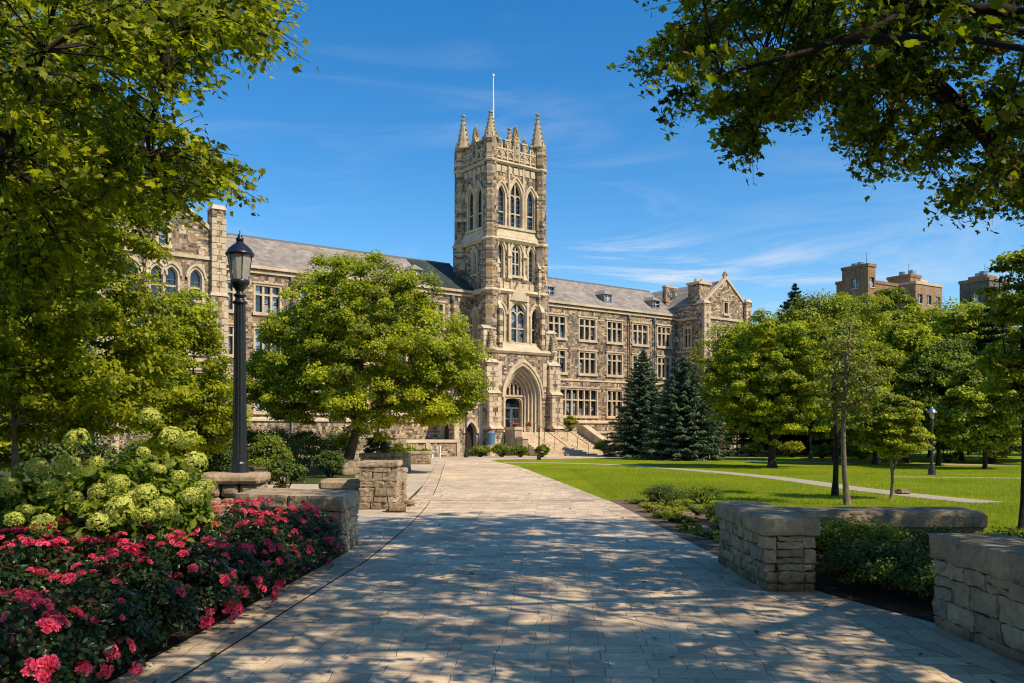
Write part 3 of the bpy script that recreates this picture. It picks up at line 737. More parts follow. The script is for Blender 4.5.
def spire(mb, c, z0, z1, r, n=8):
    H = z1 - z0
    mb.rings(c, [(z0 - 0.02, r * 1.25), (z0 + 0.12, r * 1.28), (z0 + 0.2, r), (z1 - 0.28, r * 0.12), (z1 - 0.22, r * 0.34), (z1 - 0.1, r * 0.36), (z1, 0.02)], n, 1, PI / 8)
    for k in range(0, n, 2):     # crockets up the angles
        a = PI / 8 + 2 * PI * k / n
        m = 6
        for j in range(m):
            t = (j + 0.6) / (m + 0.3); rr = r * (1 - t) + 0.035; z = z0 + 0.2 + t * (H - 0.5)
            x, y = c[0] + rr * math.cos(a), c[1] + rr * math.sin(a); s = 0.12
            mb.taper(x - s * .5, x + s * .5, y - s * .5, y + s * .5, z - s * .4, x - s, x + s, y - s, y + s, z + s * .7, 1)
def turret(c, zt, tip, base_r=1.0):
    mb = MB()
    prof = [(0.0, base_r), (9.4, base_r), (10.1, base_r * .86), (14.9, base_r * .86), (15.4, 0.76), (19.7, 0.76), (20.4, 0.62), (26.9, 0.60), (27.25, 0.68), (27.45, 0.64), (zt - 0.5, 0.63)]
    mb.rings(c, prof, 8, 0, PI / 8)
    # stone quoin bands and panels up the shaft
    for z, r in ((19.72, 0.86), (15.0, 0.95), (9.45, base_r + .1), (26.95, 0.72), (zt - 0.55, 0.6)):
        mb.rings(c, [(z, r * .92), (z + 0.14, r), (z + 0.3, r * .9)], 8, 1, PI / 8)
    for lo, hi, r in ((20.6, 26.6, 0.585), (15.6, 19.5, 0.735), (10.3, 14.7, base_r * .845)):
        for k in range(8):
            a = 2 * PI * k / 8
            rr = r * math.cos(PI / 8); z = lo
            rg = random.Random(int(k + lo * 10))
            while z < hi - 0.5:
                hh = rg.uniform(0.2, 0.42); w = r * rg.choice((0.16, 0.3))
                ca, sa = math.cos(a), math.sin(a)
                vs = [(c[0] + ca * (rr + d) - sa * w * s_, c[1] + sa * (rr + d) + ca * w * s_, zz) for d in (-0.05, 0.035) for s_, zz in ((-1, z), (1, z), (1, z + hh), (-1, z + hh))]
                if rg.random() < 0.42: mb.add(vs, [(4, 5, 6, 7), (0, 1, 5, 4), (1, 2, 6, 5), (2, 3, 7, 6), (3, 0, 4, 7)], 2)
                z += hh + rg.uniform(0.05, 0.4)
    # little gablets round the head of the shaft
    for k in range(8):
        a = 2 * PI * k / 8; ca, sa = math.cos(a), math.sin(a); r = 0.52; w = 0.17
        mb.add([(c[0] + ca * r - sa * w, c[1] + sa * r + ca * w, zt - 0.5), (c[0] + ca * r + sa * w, c[1] + sa * r - ca * w, zt - 0.5), (c[0] + ca * (r - .03), c[1] + sa * (r - .03), zt + 0.35), (c[0] + ca * (r - 0.25), c[1] + sa * (r - 0.25), zt - 0.1)], [(0, 1, 2), (1, 3, 2), (3, 0, 2)], 1)
    o = mb.build('corner_turret', [M['masonry'], M['lime'], M['limedark']], tower_o)
    return o
def pinnacle(c, z0, z1, r, big=True):
    mb = MB(); spire(mb, c, z0, z1, r)
    return mb.build('pinnacle', [M['masonry'], M['limedark']], tower_o)
for c, zt, tip in (((0, 0), 29.5, 31.8), ((TW, 0), 29.6, 32.7), ((0, TD), 29.6, 32.7), ((TW, TD), 29.6, 32.6)):
    turret(c, zt, tip, 0.95); pinnacle((c[0] + (.18 if c[0] == 0 else -.18), c[1] + (.18 if c[1] == 0 else -.18)), zt - 0.35, tip, 0.66)
def mid_pinnacle(pl, L):
    mb = MB(); q = pl.p(L / 2, 0, -0.05)
    bar(mb, pl, L / 2 - 0.3, L / 2 + 0.3, 27.5, 29.6, -0.3, 0.17, 1)
    bar(mb, pl, L / 2 - 0.13, L / 2 + 0.13, 27.9, 29.2, 0.172, 0.22, 0)
    vs = [pl.p(L / 2 - 0.42, 29.3, 0.2), pl.p(L / 2 + 0.42, 29.3, 0.2), pl.p(L / 2, 30.2, 0.2), pl.p(L / 2 - 0.42, 29.3, -0.3), pl.p(L / 2 + 0.42, 29.3, -0.3), pl.p(L / 2, 30.2, -0.3)]
    mb.add(vs, [(0, 1, 2), (4, 3, 5), (1, 4, 5, 2), (3, 0, 2, 5)], 1)
    spire(mb, (q[0], q[1]), 29.6, 31.0, 0.26)
    mb.build('pinnacle', [M['masonry'], M['limedark']], tower_o)
for pl, L in ((pf, TW), (Plane((TW, 0, 0), (0, 1, 0)), TD), (Plane((TW, TD, 0), (-1, 0, 0)), TW), (Plane((0, TD, 0), (0, -1, 0)), TD)): mid_pinnacle(pl, L)

# flagpole on the tower roof
fp = MB(); fp.rings((2.2, 2.6), [(27.3, 0.10), (33.0, 0.085), (36.1, 0.05), (36.15, 0.1), (36.25, 0.13), (36.4, 0.1), (36.45, 0.03)], 8, 0)
fp.build('flagpole', M['whitepaint'], hall)

# buttresses either side of the entrance, stepping back with sloped tops
def buttress(u0, u1, v0, zsteps, back=0.0):
    mb = MB(); v = v0; zb = 0
    for zt, dv in zsteps:
        mb.box(u0, u1, v, back, zb, zt, 0)
        mb.taper(u0 - .06, u1 + .06, v - .08, back, zt + .002, u0 - .02, u1 + .02, v + dv, back, zt + 0.9 * max(dv, .35), 1)
        # ashlar quoins on the front
        z = zb + 0.15; k = 0
        while z < zt - 0.5:
            w = 0.35 if k % 2 else 0.55
            for s, e in ((u0, u0 + w), (u1 - w, u1)): mb.box(s - .02, e + .02, v - .025, v + 0.3, z, z + 0.42, 1)
            z += 0.46; k += 1
        zb = zt; v += dv
    return mb.build('buttress', [M['masonry'], M['lime']], tower_o)
buttress(-1.35, -0.05, -2.1, [(2.4, 0.35), (5.6, 0.4), (8.4, 0.5), (11.5, 0.4)])
buttress(TW + 0.05, TW + 1.35, -2.1, [(2.4, 0.35), (5.6, 0.4), (8.4, 0.5), (11.5, 0.4)])
# pinnacled statues bases at the string
for u in (-0.7, TW + 0.7):
    mb = MB(); spire(mb, (u, -1.2), 9.6, 11.6, 0.3); mb.build('pinnacle', [M['masonry'], M['lime']], tower_o)

# entrance portal: receding arch orders, tympanum with a traceried window, doors
port = MB()
N_ORD = 5
for i in range(N_ORD):
    w0, w1 = AW - i * 0.42, AW - (i + 1) * 0.42
    o_ = archp(AC, w0, 2.1, AZ, AR - i * 0.30, 12); n_ = archp(AC, w1, 2.1, AZ, AR - (i + 1) * 0.30, 12)
    d = -0.28 * i
    ring(port, pE, n_[1:] + [n_[0]], o_[1:] + [o_[0]], d - 0.30, d - (0.05 if i else -0.1), 0, False)
    # roll moulding on each order
    pts = [pE.p(h, z, d - 0.06) for h, z in (n_[1:] + [n_[0]])]; port.tube(pts, 0.075, 6, 0)
hi = arch_top(AC, AW, AZ, AR, 12); ho = arch_top(AC, AW + 0.4, AZ, AR + 0.3, 12)
ring(port, pE, hi, ho, 0.003, 0.2, 0, False)
iw = AW - N_ORD * 0.42; ir = AR - N_ORD * 0.30
inner = archp(AC, iw, 2.1, AZ, ir, 12)
dd = -1.45
pD = front(-1.0 - dd)
door_hole = archp(AC, 1.95, 2.1, 4.75, 0.55, 6)
wall(port, pD, archp(AC, iw + 0.4, 2.1, AZ, ir + 0.2, 12), [door_hole], 0.4, 0, 0)
ring(port, pD, door_hole[1:] + [door_hole[0]], archp(AC, 2.25, 2.1, 4.75, 0.72, 6)[1:] + [archp(AC, 2.25, 2.1, 4.75, 0.72, 6)[0]], 0.0, 0.1, 0, False)
port.build('portal', M['lime'], hall)
tymp = MB()
for k in range(4):
    h = AC - 0.72 + k * 0.48
    ring(tymp, pD, arch_top(h, 0.34, 6.15 + (0.25 if k in (1, 2) else 0), 0.3, 5), arch_top(h, 0.52, 6.15 + (0.25 if k in (1, 2) else 0), 0.45, 5), 0.003, 0.14, 0, False)
    for s in (-0.215, 0.215): bar(tymp, pD, h + s - 0.05, h + s + 0.05, 5.6, 6.2 + (0.25 if k in (1, 2) else 0), 0.003, 0.14, 0)
    q = archp(h, 0.34, 5.62, 6.15 + (0.25 if k in (1, 2) else 0), 0.3, 5); V3 = [Vector((a, b, 0)) for a, b in q]
    tymp.add([pD.p(p.x, p.y, 0.01) for p in V3], tessellate_polygon([V3]), 1)
bar(tymp, pD, AC - 1.1, AC + 1.1, 5.42, 5.58, 0.003, 0.2, 0)
tymp.build('tympanum', [M['lime'], M['darkglass']], hall)
def door_leaf(h0, h1, ajar):
    mb = MB(); d = -0.34
    bar(mb, pD, h0, h0 + 0.12, 2.12, 4.45, d, d + 0.08); bar(mb, pD, h1 - 0.12, h1, 2.12, 4.45, d, d + 0.08)
    bar(mb, pD, h0 + 0.12, h1 - 0.12, 2.12, 2.5, d, d + 0.08); bar(mb, pD, h0 + 0.12, h1 - 0.12, 4.3, 4.45, d, d + 0.08); bar(mb, pD, h0 + 0.12, h1 - 0.12, 3.3, 3.42, d, d + 0.08)
    o = mb.build('door', M['steel'], hall)
    gl = MB(); gl.add([pD.p(h0 + .12, 2.5, d + .03), pD.p(h1 - .12, 2.5, d + .03), pD.p(h1 - .12, 4.3, d + .03), pD.p(h0 + .12, 4.3, d + .03)], [(0, 1, 2, 3)])
    gl.build('pane', M['darkglass'], o)
    hd = MB(); x = h1 - 0.2 if h0 < AC - .2 else h0 + 0.2
    hd.tube([pD.p(x, 3.0, d + .12), pD.p(x, 3.7, d + .12)], 0.025); hd.build('handle', M['steel'], o)
door_leaf(AC - 0.96, AC - 0.01, 0); door_leaf(AC + 0.01, AC + 0.96, 0)
fl = MB(); q = [Vector((a, b, 0)) for a, b in archp(AC, 1.93, 4.47, 4.75, 0.55, 6)]
fl.add([pD.p(p.x, p.y, -0.33) for p in q], tessellate_polygon([q])); fl.build('fanlight', M['darkglass'], hall)
# porch floor
mb = MB(); mb.box(AC - AW / 2 - .2, AC + AW / 2 + .2, -1.02, 0.9, 1.6, 2.1, 0); mb.build('porch_floor', M['lime'], hall)

# ------------------------------------------------------------------ wings
WV = 2.5; EAVE = 15.2; RIDGE = 18.5; RV = 6.6; WB = 12.5
def wing(u0, u1, bays_top, bays_mid, bays_low, name):
    pl = front(WV); holes = []
    for c, w in bays_top: holes.append(rect_window(pl, c - w / 2, c + w / 2, 11.7, 13.8, 3, (13.1,)))
    for c, w in bays_mid: holes.append(rect_window(pl, c - w / 2, c + w / 2, 8.2, 10.35, 3, (9.7,)))
    for c, w, n in bays_low: holes.append(rect_window(pl, c - w / 2, c + w / 2, 3.8, 6.45, n, (5.4,)))
    mb = MB()
    wall(mb, pl, rectp(u0, u1, 0, EAVE), holes, 0.32)
    wall(mb, Plane((0, WB, 0), (-1, 0, 0)), rectp(-u1, -u0, 0, EAVE), [])
    def band(z, h, out, mi=1):
        mb.taper(u0, u1, WV - out, WV, z, u0, u1, WV - out, WV, z + h * .6, mi); mb.taper(u0, u1, WV - out, WV, z + h * .6, u0, u1, WV - 0.01, WV, z + h, mi)
    band(14.75, 0.3, 0.16); band(7.35, 0.16, 0.09); band(3.0, 0.3, 0.14)
    mb.box(u0, u1, WV - 0.28, WV, 0, 0.9, 1)
    mb.box(u0, u1, WV - 0.35, WV, EAVE - 0.1, EAVE + 0.12, 1)      # stone gutter cornice
    mb.build(name, [M['masonry'], M['lime']], hall)
    rf = MB()
    a = (u0, WV - 0.35, EAVE + 0.13); vs = [(u0, WV - .3, EAVE + .124), (u1, WV - .3, EAVE + .124), (u1, RV, RIDGE), (u0, RV, RIDGE), (u1, WB + .3, EAVE - 1.0), (u0, WB + .3, EAVE - 1.0)]
    rf.add(vs, [(0, 1, 2, 3), (3, 2, 4, 5), (0, 3, 5), (1, 4, 2)], 0)
    rf.box(u0, u1, RV - 0.12, RV + 0.12, RIDGE - 0.1, RIDGE + 0.09, 1)
    return rf.build('roof', [M['slate'], M['lead']], hall)
topR = [(10.05, 2.17), (14.2, 2.2), (18.1, 2.1), (21.95, 2.2), (25.7, 2.0)]
roofR = wing(6.4, 27.6, topR, topR, [(12.95, 5.1, 6), (18.1, 2.1, 3), (21.95, 2.2, 3), (25.7, 2.0, 3), (8.6, 1.6, 2)], 'wing_wall')
topL = [(-4.6, 2.1), (-8.5, 2.1), (-12.4, 2.1), (-16.3, 2.1), (-20.2, 2.0), (-23.2, 1.7)]
roofL = wing(-25.0, -0.2, topL, topL, [(c, w, 3) for c, w in topL], 'wing_wall')
rf = MB(); n_ = Vector((0, -(RIDGE - EAVE - .124), (RV - WV + .3))).normalized() * .03  # dark sheet just above the slates, painting in the shadow cast by the tower
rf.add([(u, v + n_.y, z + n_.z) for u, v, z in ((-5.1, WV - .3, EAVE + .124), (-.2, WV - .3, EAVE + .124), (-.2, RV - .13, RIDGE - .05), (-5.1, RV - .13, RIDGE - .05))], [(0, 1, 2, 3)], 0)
tag(rf.build('roof', M['roofshade'], hall), 'dark sheet over the left roof, painted as the shadow of the tower')  # added sheet named roof, stands in for the tower's cast shadow
sl = (RIDGE - EAVE - .124) / (RV - WV + .3)
def roof_z(v): return EAVE + .124 + (v - WV + .3) * sl
def dormer(roof, c, w=1.15, v0=3.0):
    z0 = roof_z(v0) - 0.05; h = 0.95
    mb = MB(); v1 = v0 + 1.9
    pl = front(v0)
    hole = rectp(c - w / 2 + .16, c + w / 2 - .16, z0 + .22, z0 + h - .06)
    wall(mb, pl, rectp(c - w / 2, c + w / 2, z0, z0 + h), [hole], 0.14, 1, 1)
    for u in (c - w / 2, c + w / 2): mb.add([(u, v0, z0), (u, v1, z0 + h), (u, v0, z0 + h), (u, v1, roof_z(v1))], [(0, 1, 2), (0, 3, 1)], 0)
    # hipped roof
    o = 0.13; e = z0 + h
    mb.add([(c - w / 2 - o, v0 - o, e), (c + w / 2 + o, v0 - o, e), (c + w / 2 + o, v1, e), (c - w / 2 - o, v1, e), (c, v0 + .45, e + .55), (c, v1 + .7, e + .55)], [(0, 1, 4), (1, 2, 5, 4), (3, 0, 4, 5), (0, 3, 2, 1)], 0)
    o_ = mb.build('dormer', [M['slate'], M['lead']], roof)
    return o_, hole, pl
def dormer_full(roof, c):
    o_, hole, pl = dormer(roof, c)
    pb = MB(); (a, z0), (b, _), (_, z1) = hole[0], hole[1], hole[2]
    pb.add([pl.p(a, z0, -.12), pl.p(b, z0, -.12), pl.p(b, z1, -.12), pl.p(a, z1, -.12)], [(0, 1, 2, 3)], 1)
    bar(pb, pl, (a + b) / 2 - .03, (a + b) / 2 + .03, z0, z1, -.118, -.07, 0); bar(pb, pl, a, b, (z0 + z1) / 2 - .025, (z0 + z1) / 2 + .025, -.118, -.075, 0)
    mb = o_.data
    bm = bmesh.new(); bm.from_mesh(mb); me2 = pb.mesh('t', [M['whitepaint'], M['glass']])
    nb = len(o_.data.materials); o_.data.materials.append(M['whitepaint']); o_.data.materials.append(M['glass'])
    n0 = len(bm.faces); bm.from_mesh(me2); bm.faces.ensure_lookup_table()
    for f in bm.faces[n0:]: f.material_index += nb
    bm.to_mesh(mb); bm.free()
for c in (9.6, 17.6, 25.0): dormer_full(roofR, c)
for c in (-6.0,): dormer_full(roofL, c)
# rain pipes
for u in (7.2, 20.1, 24.0, -2.6, -10.4, -18.2):
    mb = MB(); mb.tube([(u, WV - .2, 14.7), (u, WV - .2, 0.2)], 0.07, 6); mb.box(u - .14, u + .14, WV - .3, WV - .06, 14.3, 14.7); mb.build('rain_pipe', M['lead'], hall)

def gable_block(uc, half, vf, name, left_return, pairs, pier_top, zb):
    """projecting gabled pavilion; uc centre, half width, vf front plane"""
    u0, u1 = uc - half, uc + half; pl = front(vf); ev = 16.2; pk = 19.2; b = WB + 1
    holes = []
    for (h, w) in pairs: holes.append(arch_window(pl, h, w, 11.6, 13.2, w * 0.75, 1, (12.5,), 0.35, 0.17, sill=True))
    holes.append(rect_window(pl, uc - .32, uc + .32, 15.4, 16.6, 1, (), 0.3, hall, 0.18))
    for h in (uc - 2.0, uc + 2.0):
        holes.append(rect_window(pl, h - .95, h + .95, 7.9, 10.2, 3, (9.5,))); holes.append(rect_window(pl, h - .95, h + .95, 3.8, 6.4, 3, (5.4,)))
    mb = MB()
    wall(mb, pl, [(u0, 0), (u1, 0), (u1, ev), (uc, pk), (u0, ev)], holes, 0.33)
    lh = []
    ll = leftface(u0); rl = rightface(u1)
    if left_return:
        lh = [rect_window(ll, -1.25, -0.35, 11.6, 13.6, 2, (13.0,)), rect_window(ll, -1.25, -0.35, 8.0, 10.2, 2, (9.5,))]
    wall(mb, ll, rectp(-b, -vf, 0, ev), lh, 0.32); wall(mb, rl, rectp(vf, b, 0, ev), [])
    wall(mb, Plane((0, b, 0), (-1, 0, 0)), [(-u1, 0), (-u0, 0), (-u0, ev), (-uc, pk), (-u1, ev)], [])
    # copings on the gable
    for s in (-1, 1):
        A = Vector((uc + s * (half + .1), vf, ev - .02)); B = Vector((uc, vf, pk + .02)); up = Vector((0, 0, .32))
        vs = [A + Vector((0, -.12, 0)), B + Vector((0, -.12, 0)), B + Vector((0, -.12, 0)) + up, A + Vector((0, -.12, 0)) + up]
        vs += [p + Vector((0, .5, 0)) for p in vs]
        mb.add(vs, [(0, 1, 2, 3), (7, 6, 5, 4), (3, 2, 6, 7), (0, 4, 5, 1), (0, 3, 7, 4)], 1)
    spire(mb, (uc, vf + .13), pk + .2, pk + 1.1, 0.2)
    for z, h, o in ((14.6, .25, .14), (11.0, .22, .1), (7.2, .24, .12), (2.8, .3, .14)):
        mb.box(u0 - .003 - (o if left_return else 0), u1, vf - o, vf - .002, z, z + h, 1)
        if left_return: mb.box(u0 - o, u0 - .002, vf, WV, z, z + h, 1)
    # corner piers, stepped, with caps
    for s, zt in ((-1, pier_top[0]), (1, pier_top[1])):
        c = uc + s * (half - .1)
        for zz0, zz1, k in ((0, 7, .75), (7, 12, .62), (12, zt, .5)):
            mb.box(c - k, c + k, vf - k * .8, vf + k * 1.4, zz0, zz1, 0)
            mb.taper(c - k - .07, c + k + .07, vf - k * .8 - .07, vf + k * 1.4, zz1 - .003, c - k + .1, c + k - .1, vf - k * .8 + .12, vf + k * 1.4, zz1 + .35, 1)
            z = zz0 + .2
            i = 0
            while z < zz1 - .6:
                w = .3 if i % 2 else .48
                mb.box(c - k - .015, c - k + w, vf - k * .8 - .02, vf - k * .8 + .3, z, z + .4, 1); mb.box(c + k - w, c + k + .015, vf - k * .8 - .02, vf - k * .8 + .3, z, z + .4, 1)
                z += .46; i += 1
    mb.build(name, [M['masonry'], M['lime']], hall)
    rf = MB(); rf.add([(u0 - .1, vf + .3, ev), (uc, vf + .3, pk), (uc, b, pk), (u0 - .1, b, ev), (u1 + .1, vf + .3, ev), (u1 + .1, b, ev)], [(0, 1, 2, 3), (1, 4, 5, 2)], 0)
    ro = rf.build('roof', [M['slate']], hall)
    return ro
roofP = gable_block(31.4, 3.7, -1.55, 'pavilion_wall', True, [(30.05, .62), (30.95, .62), (32.2, .62), (33.1, .62)], (16.2, 16.9), 0)
roofQ = gable_block(-29.3, 3.9, -1.4, 'pavilion_wall', False, [(-31.4, .85), (-29.75, .85), (-28.75, .85), (-27.05, .85)], (17.4, 18.3), 0)
# chimneys: a thick stack on the right pavilion, an arched one behind the ridge
mb = MB(); mb.box(27.9, 29.7, -0.7, 0.9, 15.6, 18.5, 0); mb.box(27.75, 29.85, -0.85, 1.05, 18.5, 18.78, 1)
for u in (28.35, 29.25): mb.rings((u, 0.1), [(18.78, .3), (19.2, .24)], 8, 1)
mb.build('chimney', [M['masonry'], M['lime']], roofP)
mb = MB(); pl = front(4.2)
wall(mb, pl, rectp(27.8, 29.8, 16.6, 18.75), [archp(28.95, .95, 17.3, 18.0, .48, 6)], 0.5, 0, 1); wall(mb, Plane((0, 4.7, 0), (-1, 0, 0)), rectp(-29.8, -27.8, 16.6, 18.75), [archp(-28.95, .95, 17.3, 18.0, .48, 6)], 0.0, 0, 1)
mb.box(27.75, 29.85, 4.15, 4.75, 18.752, 18.95, 1); mb.add([(27.8, 4.2, 16.6), (27.8, 4.7, 16.6), (27.8, 4.7, 18.75), (27.8, 4.2, 18.75)], [(0, 1, 2, 3)], 0)
mb.build('bellcote', [M['masonry'], M['lime']], roofP)

# low annex with a gothic doorway at the tower's left foot
mb = MB(); pl = front(-0.6)
ah = archp(-2.6, 1.2, 0.0, 2.0, 1.0, 7)
wall(mb, pl, rectp(-4.4, -1.3, 0, 4.6), [ah], 0.5); wall(mb, leftface(-4.4), rectp(-2.5, 0.6, 0, 4.6), [archp(-0.9, 1.4, 0.0, 2.2, 1.1, 7)], 0.5)
mb.taper(-4.5, -1.3, -0.75, 2.5, 4.6, -4.3, -1.3, -0.3, 2.5, 5.3, 1)
ring(mb, pl, arch_top(-2.6, 1.2, 2.0, 1.0, 7), arch_top(-2.6, 1.7, 2.0, 1.3, 7), .003, .14, 1, False)
mb.box(-4.5, -1.3, -.75, -.602, 0, .7, 1) if False else None
for u in (-4.4, -1.75): mb.box(u, u + .5, -.72, -.602, 0, 4.5, 1)
mb.build('annex', [M['masonry'], M['lime']], hall)
mb = MB(); V3 = [Vector((a, b, 0)) for a, b in ah]; mb.add([pl.p(p.x, p.y, -.48) for p in V3], tessellate_polygon([V3]))
V3 = [Vector((a, b, 0)) for a, b in archp(-0.9, 1.4, 0.0, 2.2, 1.1, 7)]; l2 = leftface(-4.4); mb.add([l2.p(p.x, p.y, -.48) for p in V3], tessellate_polygon([V3]))
mb.build('annex_door', M['wood_dark'], hall)

# ------------------------------------------------------------------ stairs and terraces (part of the hall)
st = MB(); NS = 13; SU0, SU1 = 0.9, 8.6
v = -2.4
for i in range(NS):
    zt = 2.1 - i * 2.1 / NS
    st.box(SU0, SU1, v - 0.36, -1.02 if i == 0 else v - 0.0015, 0, zt, 0) if i else st.box(SU0 - .6, SU1 - 0.4, v, -1.022, 0, zt, 0)
    v -= 0.36 if i else 0
st.build('entrance_steps', M['lime'], hall)
def cheek(u0, u1):
    mb = MB(); va, vb = -2.2, -7.1
    vs = [(u0, va, 0), (u0, vb, 0), (u0, vb, .55), (u0, va - .9, 2.6), (u0, va, 2.6)]; vs += [(u1, y, z) for _, y, z in vs]
    mb.add(vs, [(0, 1, 2, 3, 4), (9, 8, 7, 6, 5), (1, 6, 7, 2), (2, 7, 8, 3), (3, 8, 9, 4), (0, 4, 9, 5)], 0)
    up = [(u0 - .1, vb - .1, .552), (u1 + .1, vb - .1, .552), (u1 + .1, va - .9, 2.603), (u0 - .1, va - .9, 2.603)]; up += [(x, y, z + .16) for x, y, z in up]
    mb.add(up, [(4, 5, 6, 7), (0, 1, 5, 4), (1, 2, 6, 5), (3, 0, 4, 7)], 1)
    mb.box(u0 - .12, u1 + .12, vb - .5, vb + .05, 0, .95, 1); mb.box(u0 - .1, u1 + .1, va - .92, va + .9, 2.602, 2.78, 1)
    mb.build('stair_cheek', [M['limedark'], M['lime']], hall)
cheek(8.62, 9.2)
mb = MB(); mb.box(.1, .88, -3.6, -2.12, 0, 2.3, 0); mb.box(0, .98, -3.7, -2.11, 2.302, 2.55, 1); mb.box(.2, .8, -4.6, -3.602, 0, 1.5, 0); mb.box(.1, .9, -4.7, -3.72, 1.502, 1.7, 1); mb.build('stair_pedestal', [M['limedark'], M['lime']], hall)
for u in (3.2, 5.9):
    mb = MB(); mb.tube([(u, -2.5, 3.0), (u, -6.9, .95)], .03); 
    for t in (0, .33, .66, 1): y = -2.5 - 4.4 * t; mb.tube([(u, y, 3.0 - 2.05 * t), (u, y, 2.0 - 2.0 * t)], .025)
    mb.build('handrail', M['darkmetal'], hall)
def terrace(u0, u1, v0, v1, h):
    mb = MB(); mb.box(u0, u1, v0, v1, 0, h, 0); mb.box(u0 - .12, u1 + .12, v0 - .12, v1, h + .002, h + .24, 1)
    n = int((u1 - u0) / 2.6)
    for i in range(n + 1):
        u = u0 + i * (u1 - u0) / n; mb.box(u - .18, u + .18, v0 - .09, v0 - .002, 0, h, 1)
    mb.build('terrace_wall', [M['masonry'], M['lime']], hall)
terrace(9.22, 25.0, -0.4, WV - .3, 1.95)
terrace(-14.0, -4.6, -1.6, WV - .3, 1.2)
# ================================================================== BACKGROUND BUILDINGS
def slab_building(name, label, loc, rot, blocks, mats):
    """blocks: (x0,x1,y0,y1,z1, rows, cols, matindex)"""
    root = thing(name, label, 'building', loc, rot)
    for bi, (x0, x1, y0, y1, z1, z0w, rows, cols, mi) in enumerate(blocks):
        mb = MB(); holesF = []; holesL = []
        pf_ = Plane((0, y0, 0), (1, 0, 0)); pl_ = Plane((x0, 0, 0), (0, -1, 0))
        if rows:
            for r in range(rows):
                z = z1 - 2.6 - r * 3.3
                for c in range(cols):
                    cx = x0 + (c + .5) * (x1 - x0) / cols; holesF.append(rectp(cx - .75, cx + .75, z - .9, z + .8))
                cl = max(1, int((y1 - y0) / 3.6))
                for c in range(cl):
                    cy = y0 + (c + .5) * (y1 - y0) / cl; holesL.append(rectp(-cy - .7, -cy + .7, z - .9, z + .8))
        wall(mb, pf_, rectp(x0, x1, 0, z1), holesF, .3, 0, 0); wall(mb, pl_, rectp(-y1, -y0, 0, z1), holesL, .3, 0, 0)
        wall(mb, Plane((x1, 0, 0), (0, 1, 0)), rectp(y0, y1, 0, z1), [], 0); wall(mb, Plane((0, y1, 0), (-1, 0, 0)), rectp(-x1, -x0, 0, z1), [], 0)
        mb.box(x0 - .15, x1 + .15, y0 - .15, y1 + .15, z1, z1 + .5, 1)
        w = mb.build('wall', [mats[mi], M['lime'] if mi else M['brick']], root)
        for holes, pl, dirn in ((holesF, pf_, 0), (holesL, pl_, 1)):
            for q in holes:
                wb = MB(); (a, za), (b, _), (_, zb) = q[0], q[1], q[2]
                wb.add([pl.p(a, za, -.25), pl.p(b, za, -.25), pl.p(b, zb, -.25), pl.p(a, zb, -.25)], [(0, 1, 2, 3)], 0)
                bar(wb, pl, (a + b) / 2 - .05, (a + b) / 2 + .05, za, zb, -.245, -.18, 1); bar(wb, pl, a - .1, b + .1, za - .18, za - .002, .003, .1, 2)
                wb.build('window', [M['glass'], M['whitepaint'], M['lime']], w)
        rg = random.Random(bi)
        vm = MB()
        for q in range(2):
            a, b = rg.uniform(x0 + .3, x1 - 1.3), rg.uniform(y0 + .3, max(y0 + .4, y1 - 1.3)); vm.box(a, a + rg.uniform(.5, 1.1), b, b + .8, z1 + .5, z1 + rg.uniform(.9, 1.5))
        vm.rings((x0 + .5, y0 + .6), [(z1 + .5, .06), (z1 + 2.4, .05)], 6)
        vm.build('roof_vent', M['steel'], w)
    return root
BY = 150.0
def bx(px, Y=BY): return (px - 512) / FPX * Y
# brown brick block: shaded side to the left, sunlit front to the right
slab_building('brick_apartment_block', 'tall brown brick block rising behind the trees, stepped in three masses', (bx(868), BY, 0), R(33),
              [(0, 2.1, 0, 5.2, hz(266, BY), 0, 2, 1, 0), (2.2, 13.9, 3.2, 8.0, hz(277, BY), 0, 2, 4, 0), (14.0, 22.5, 0, 8.3, hz(276, BY), 0, 4, 3, 1), (14.6, 17.8, 1.4, 6.0, hz(267, BY), 0, 0, 0, 0), (18.4, 21.4, 2.4, 5.0, hz(270, BY), 0, 0, 0, 1)], [M['brick'], M['palebrick']])
slab_building('grey_apartment_block', 'dark grey flat-roofed block at the far right behind the trees', (bx(970), BY - 6, 0), R(33),
              [(0, 6.4, 0, 5.0, hz(280, BY - 6), 0, 4, 2, 0), (1.2, 3.8, 1, 4, hz(276, BY - 6), 0, 0, 0, 0)], [M['greybrick']])

# ================================================================== VEGETATION
def ellip_points(rng, n, ells, lo=0.45, wob=0.28, seed=0):
    vol = np.array([e[3] * e[4] * e[5] for e in ells], float) ** 0.8; vol /= vol.sum()
    out = []
    k = 0
    while len(out) < n and k < n * 20:
        k += 1
        e = ells[rng.choice(len(ells), p=vol)]
        d = rng.normal(size=3); d /= np.linalg.norm(d)
        r = lo + (1 - lo) * rng.random() ** 0.45
        r *= 1 - wob + 2 * wob * (0.5 + 0.5 * noise.noise(Vector((d[0] * 1.9 + seed, d[1] * 1.9, d[2] * 1.9 + e[0]))))
        p = np.array(e[:3]) + d * r * np.array(e[3:])
        out.append((p, d))
    return out

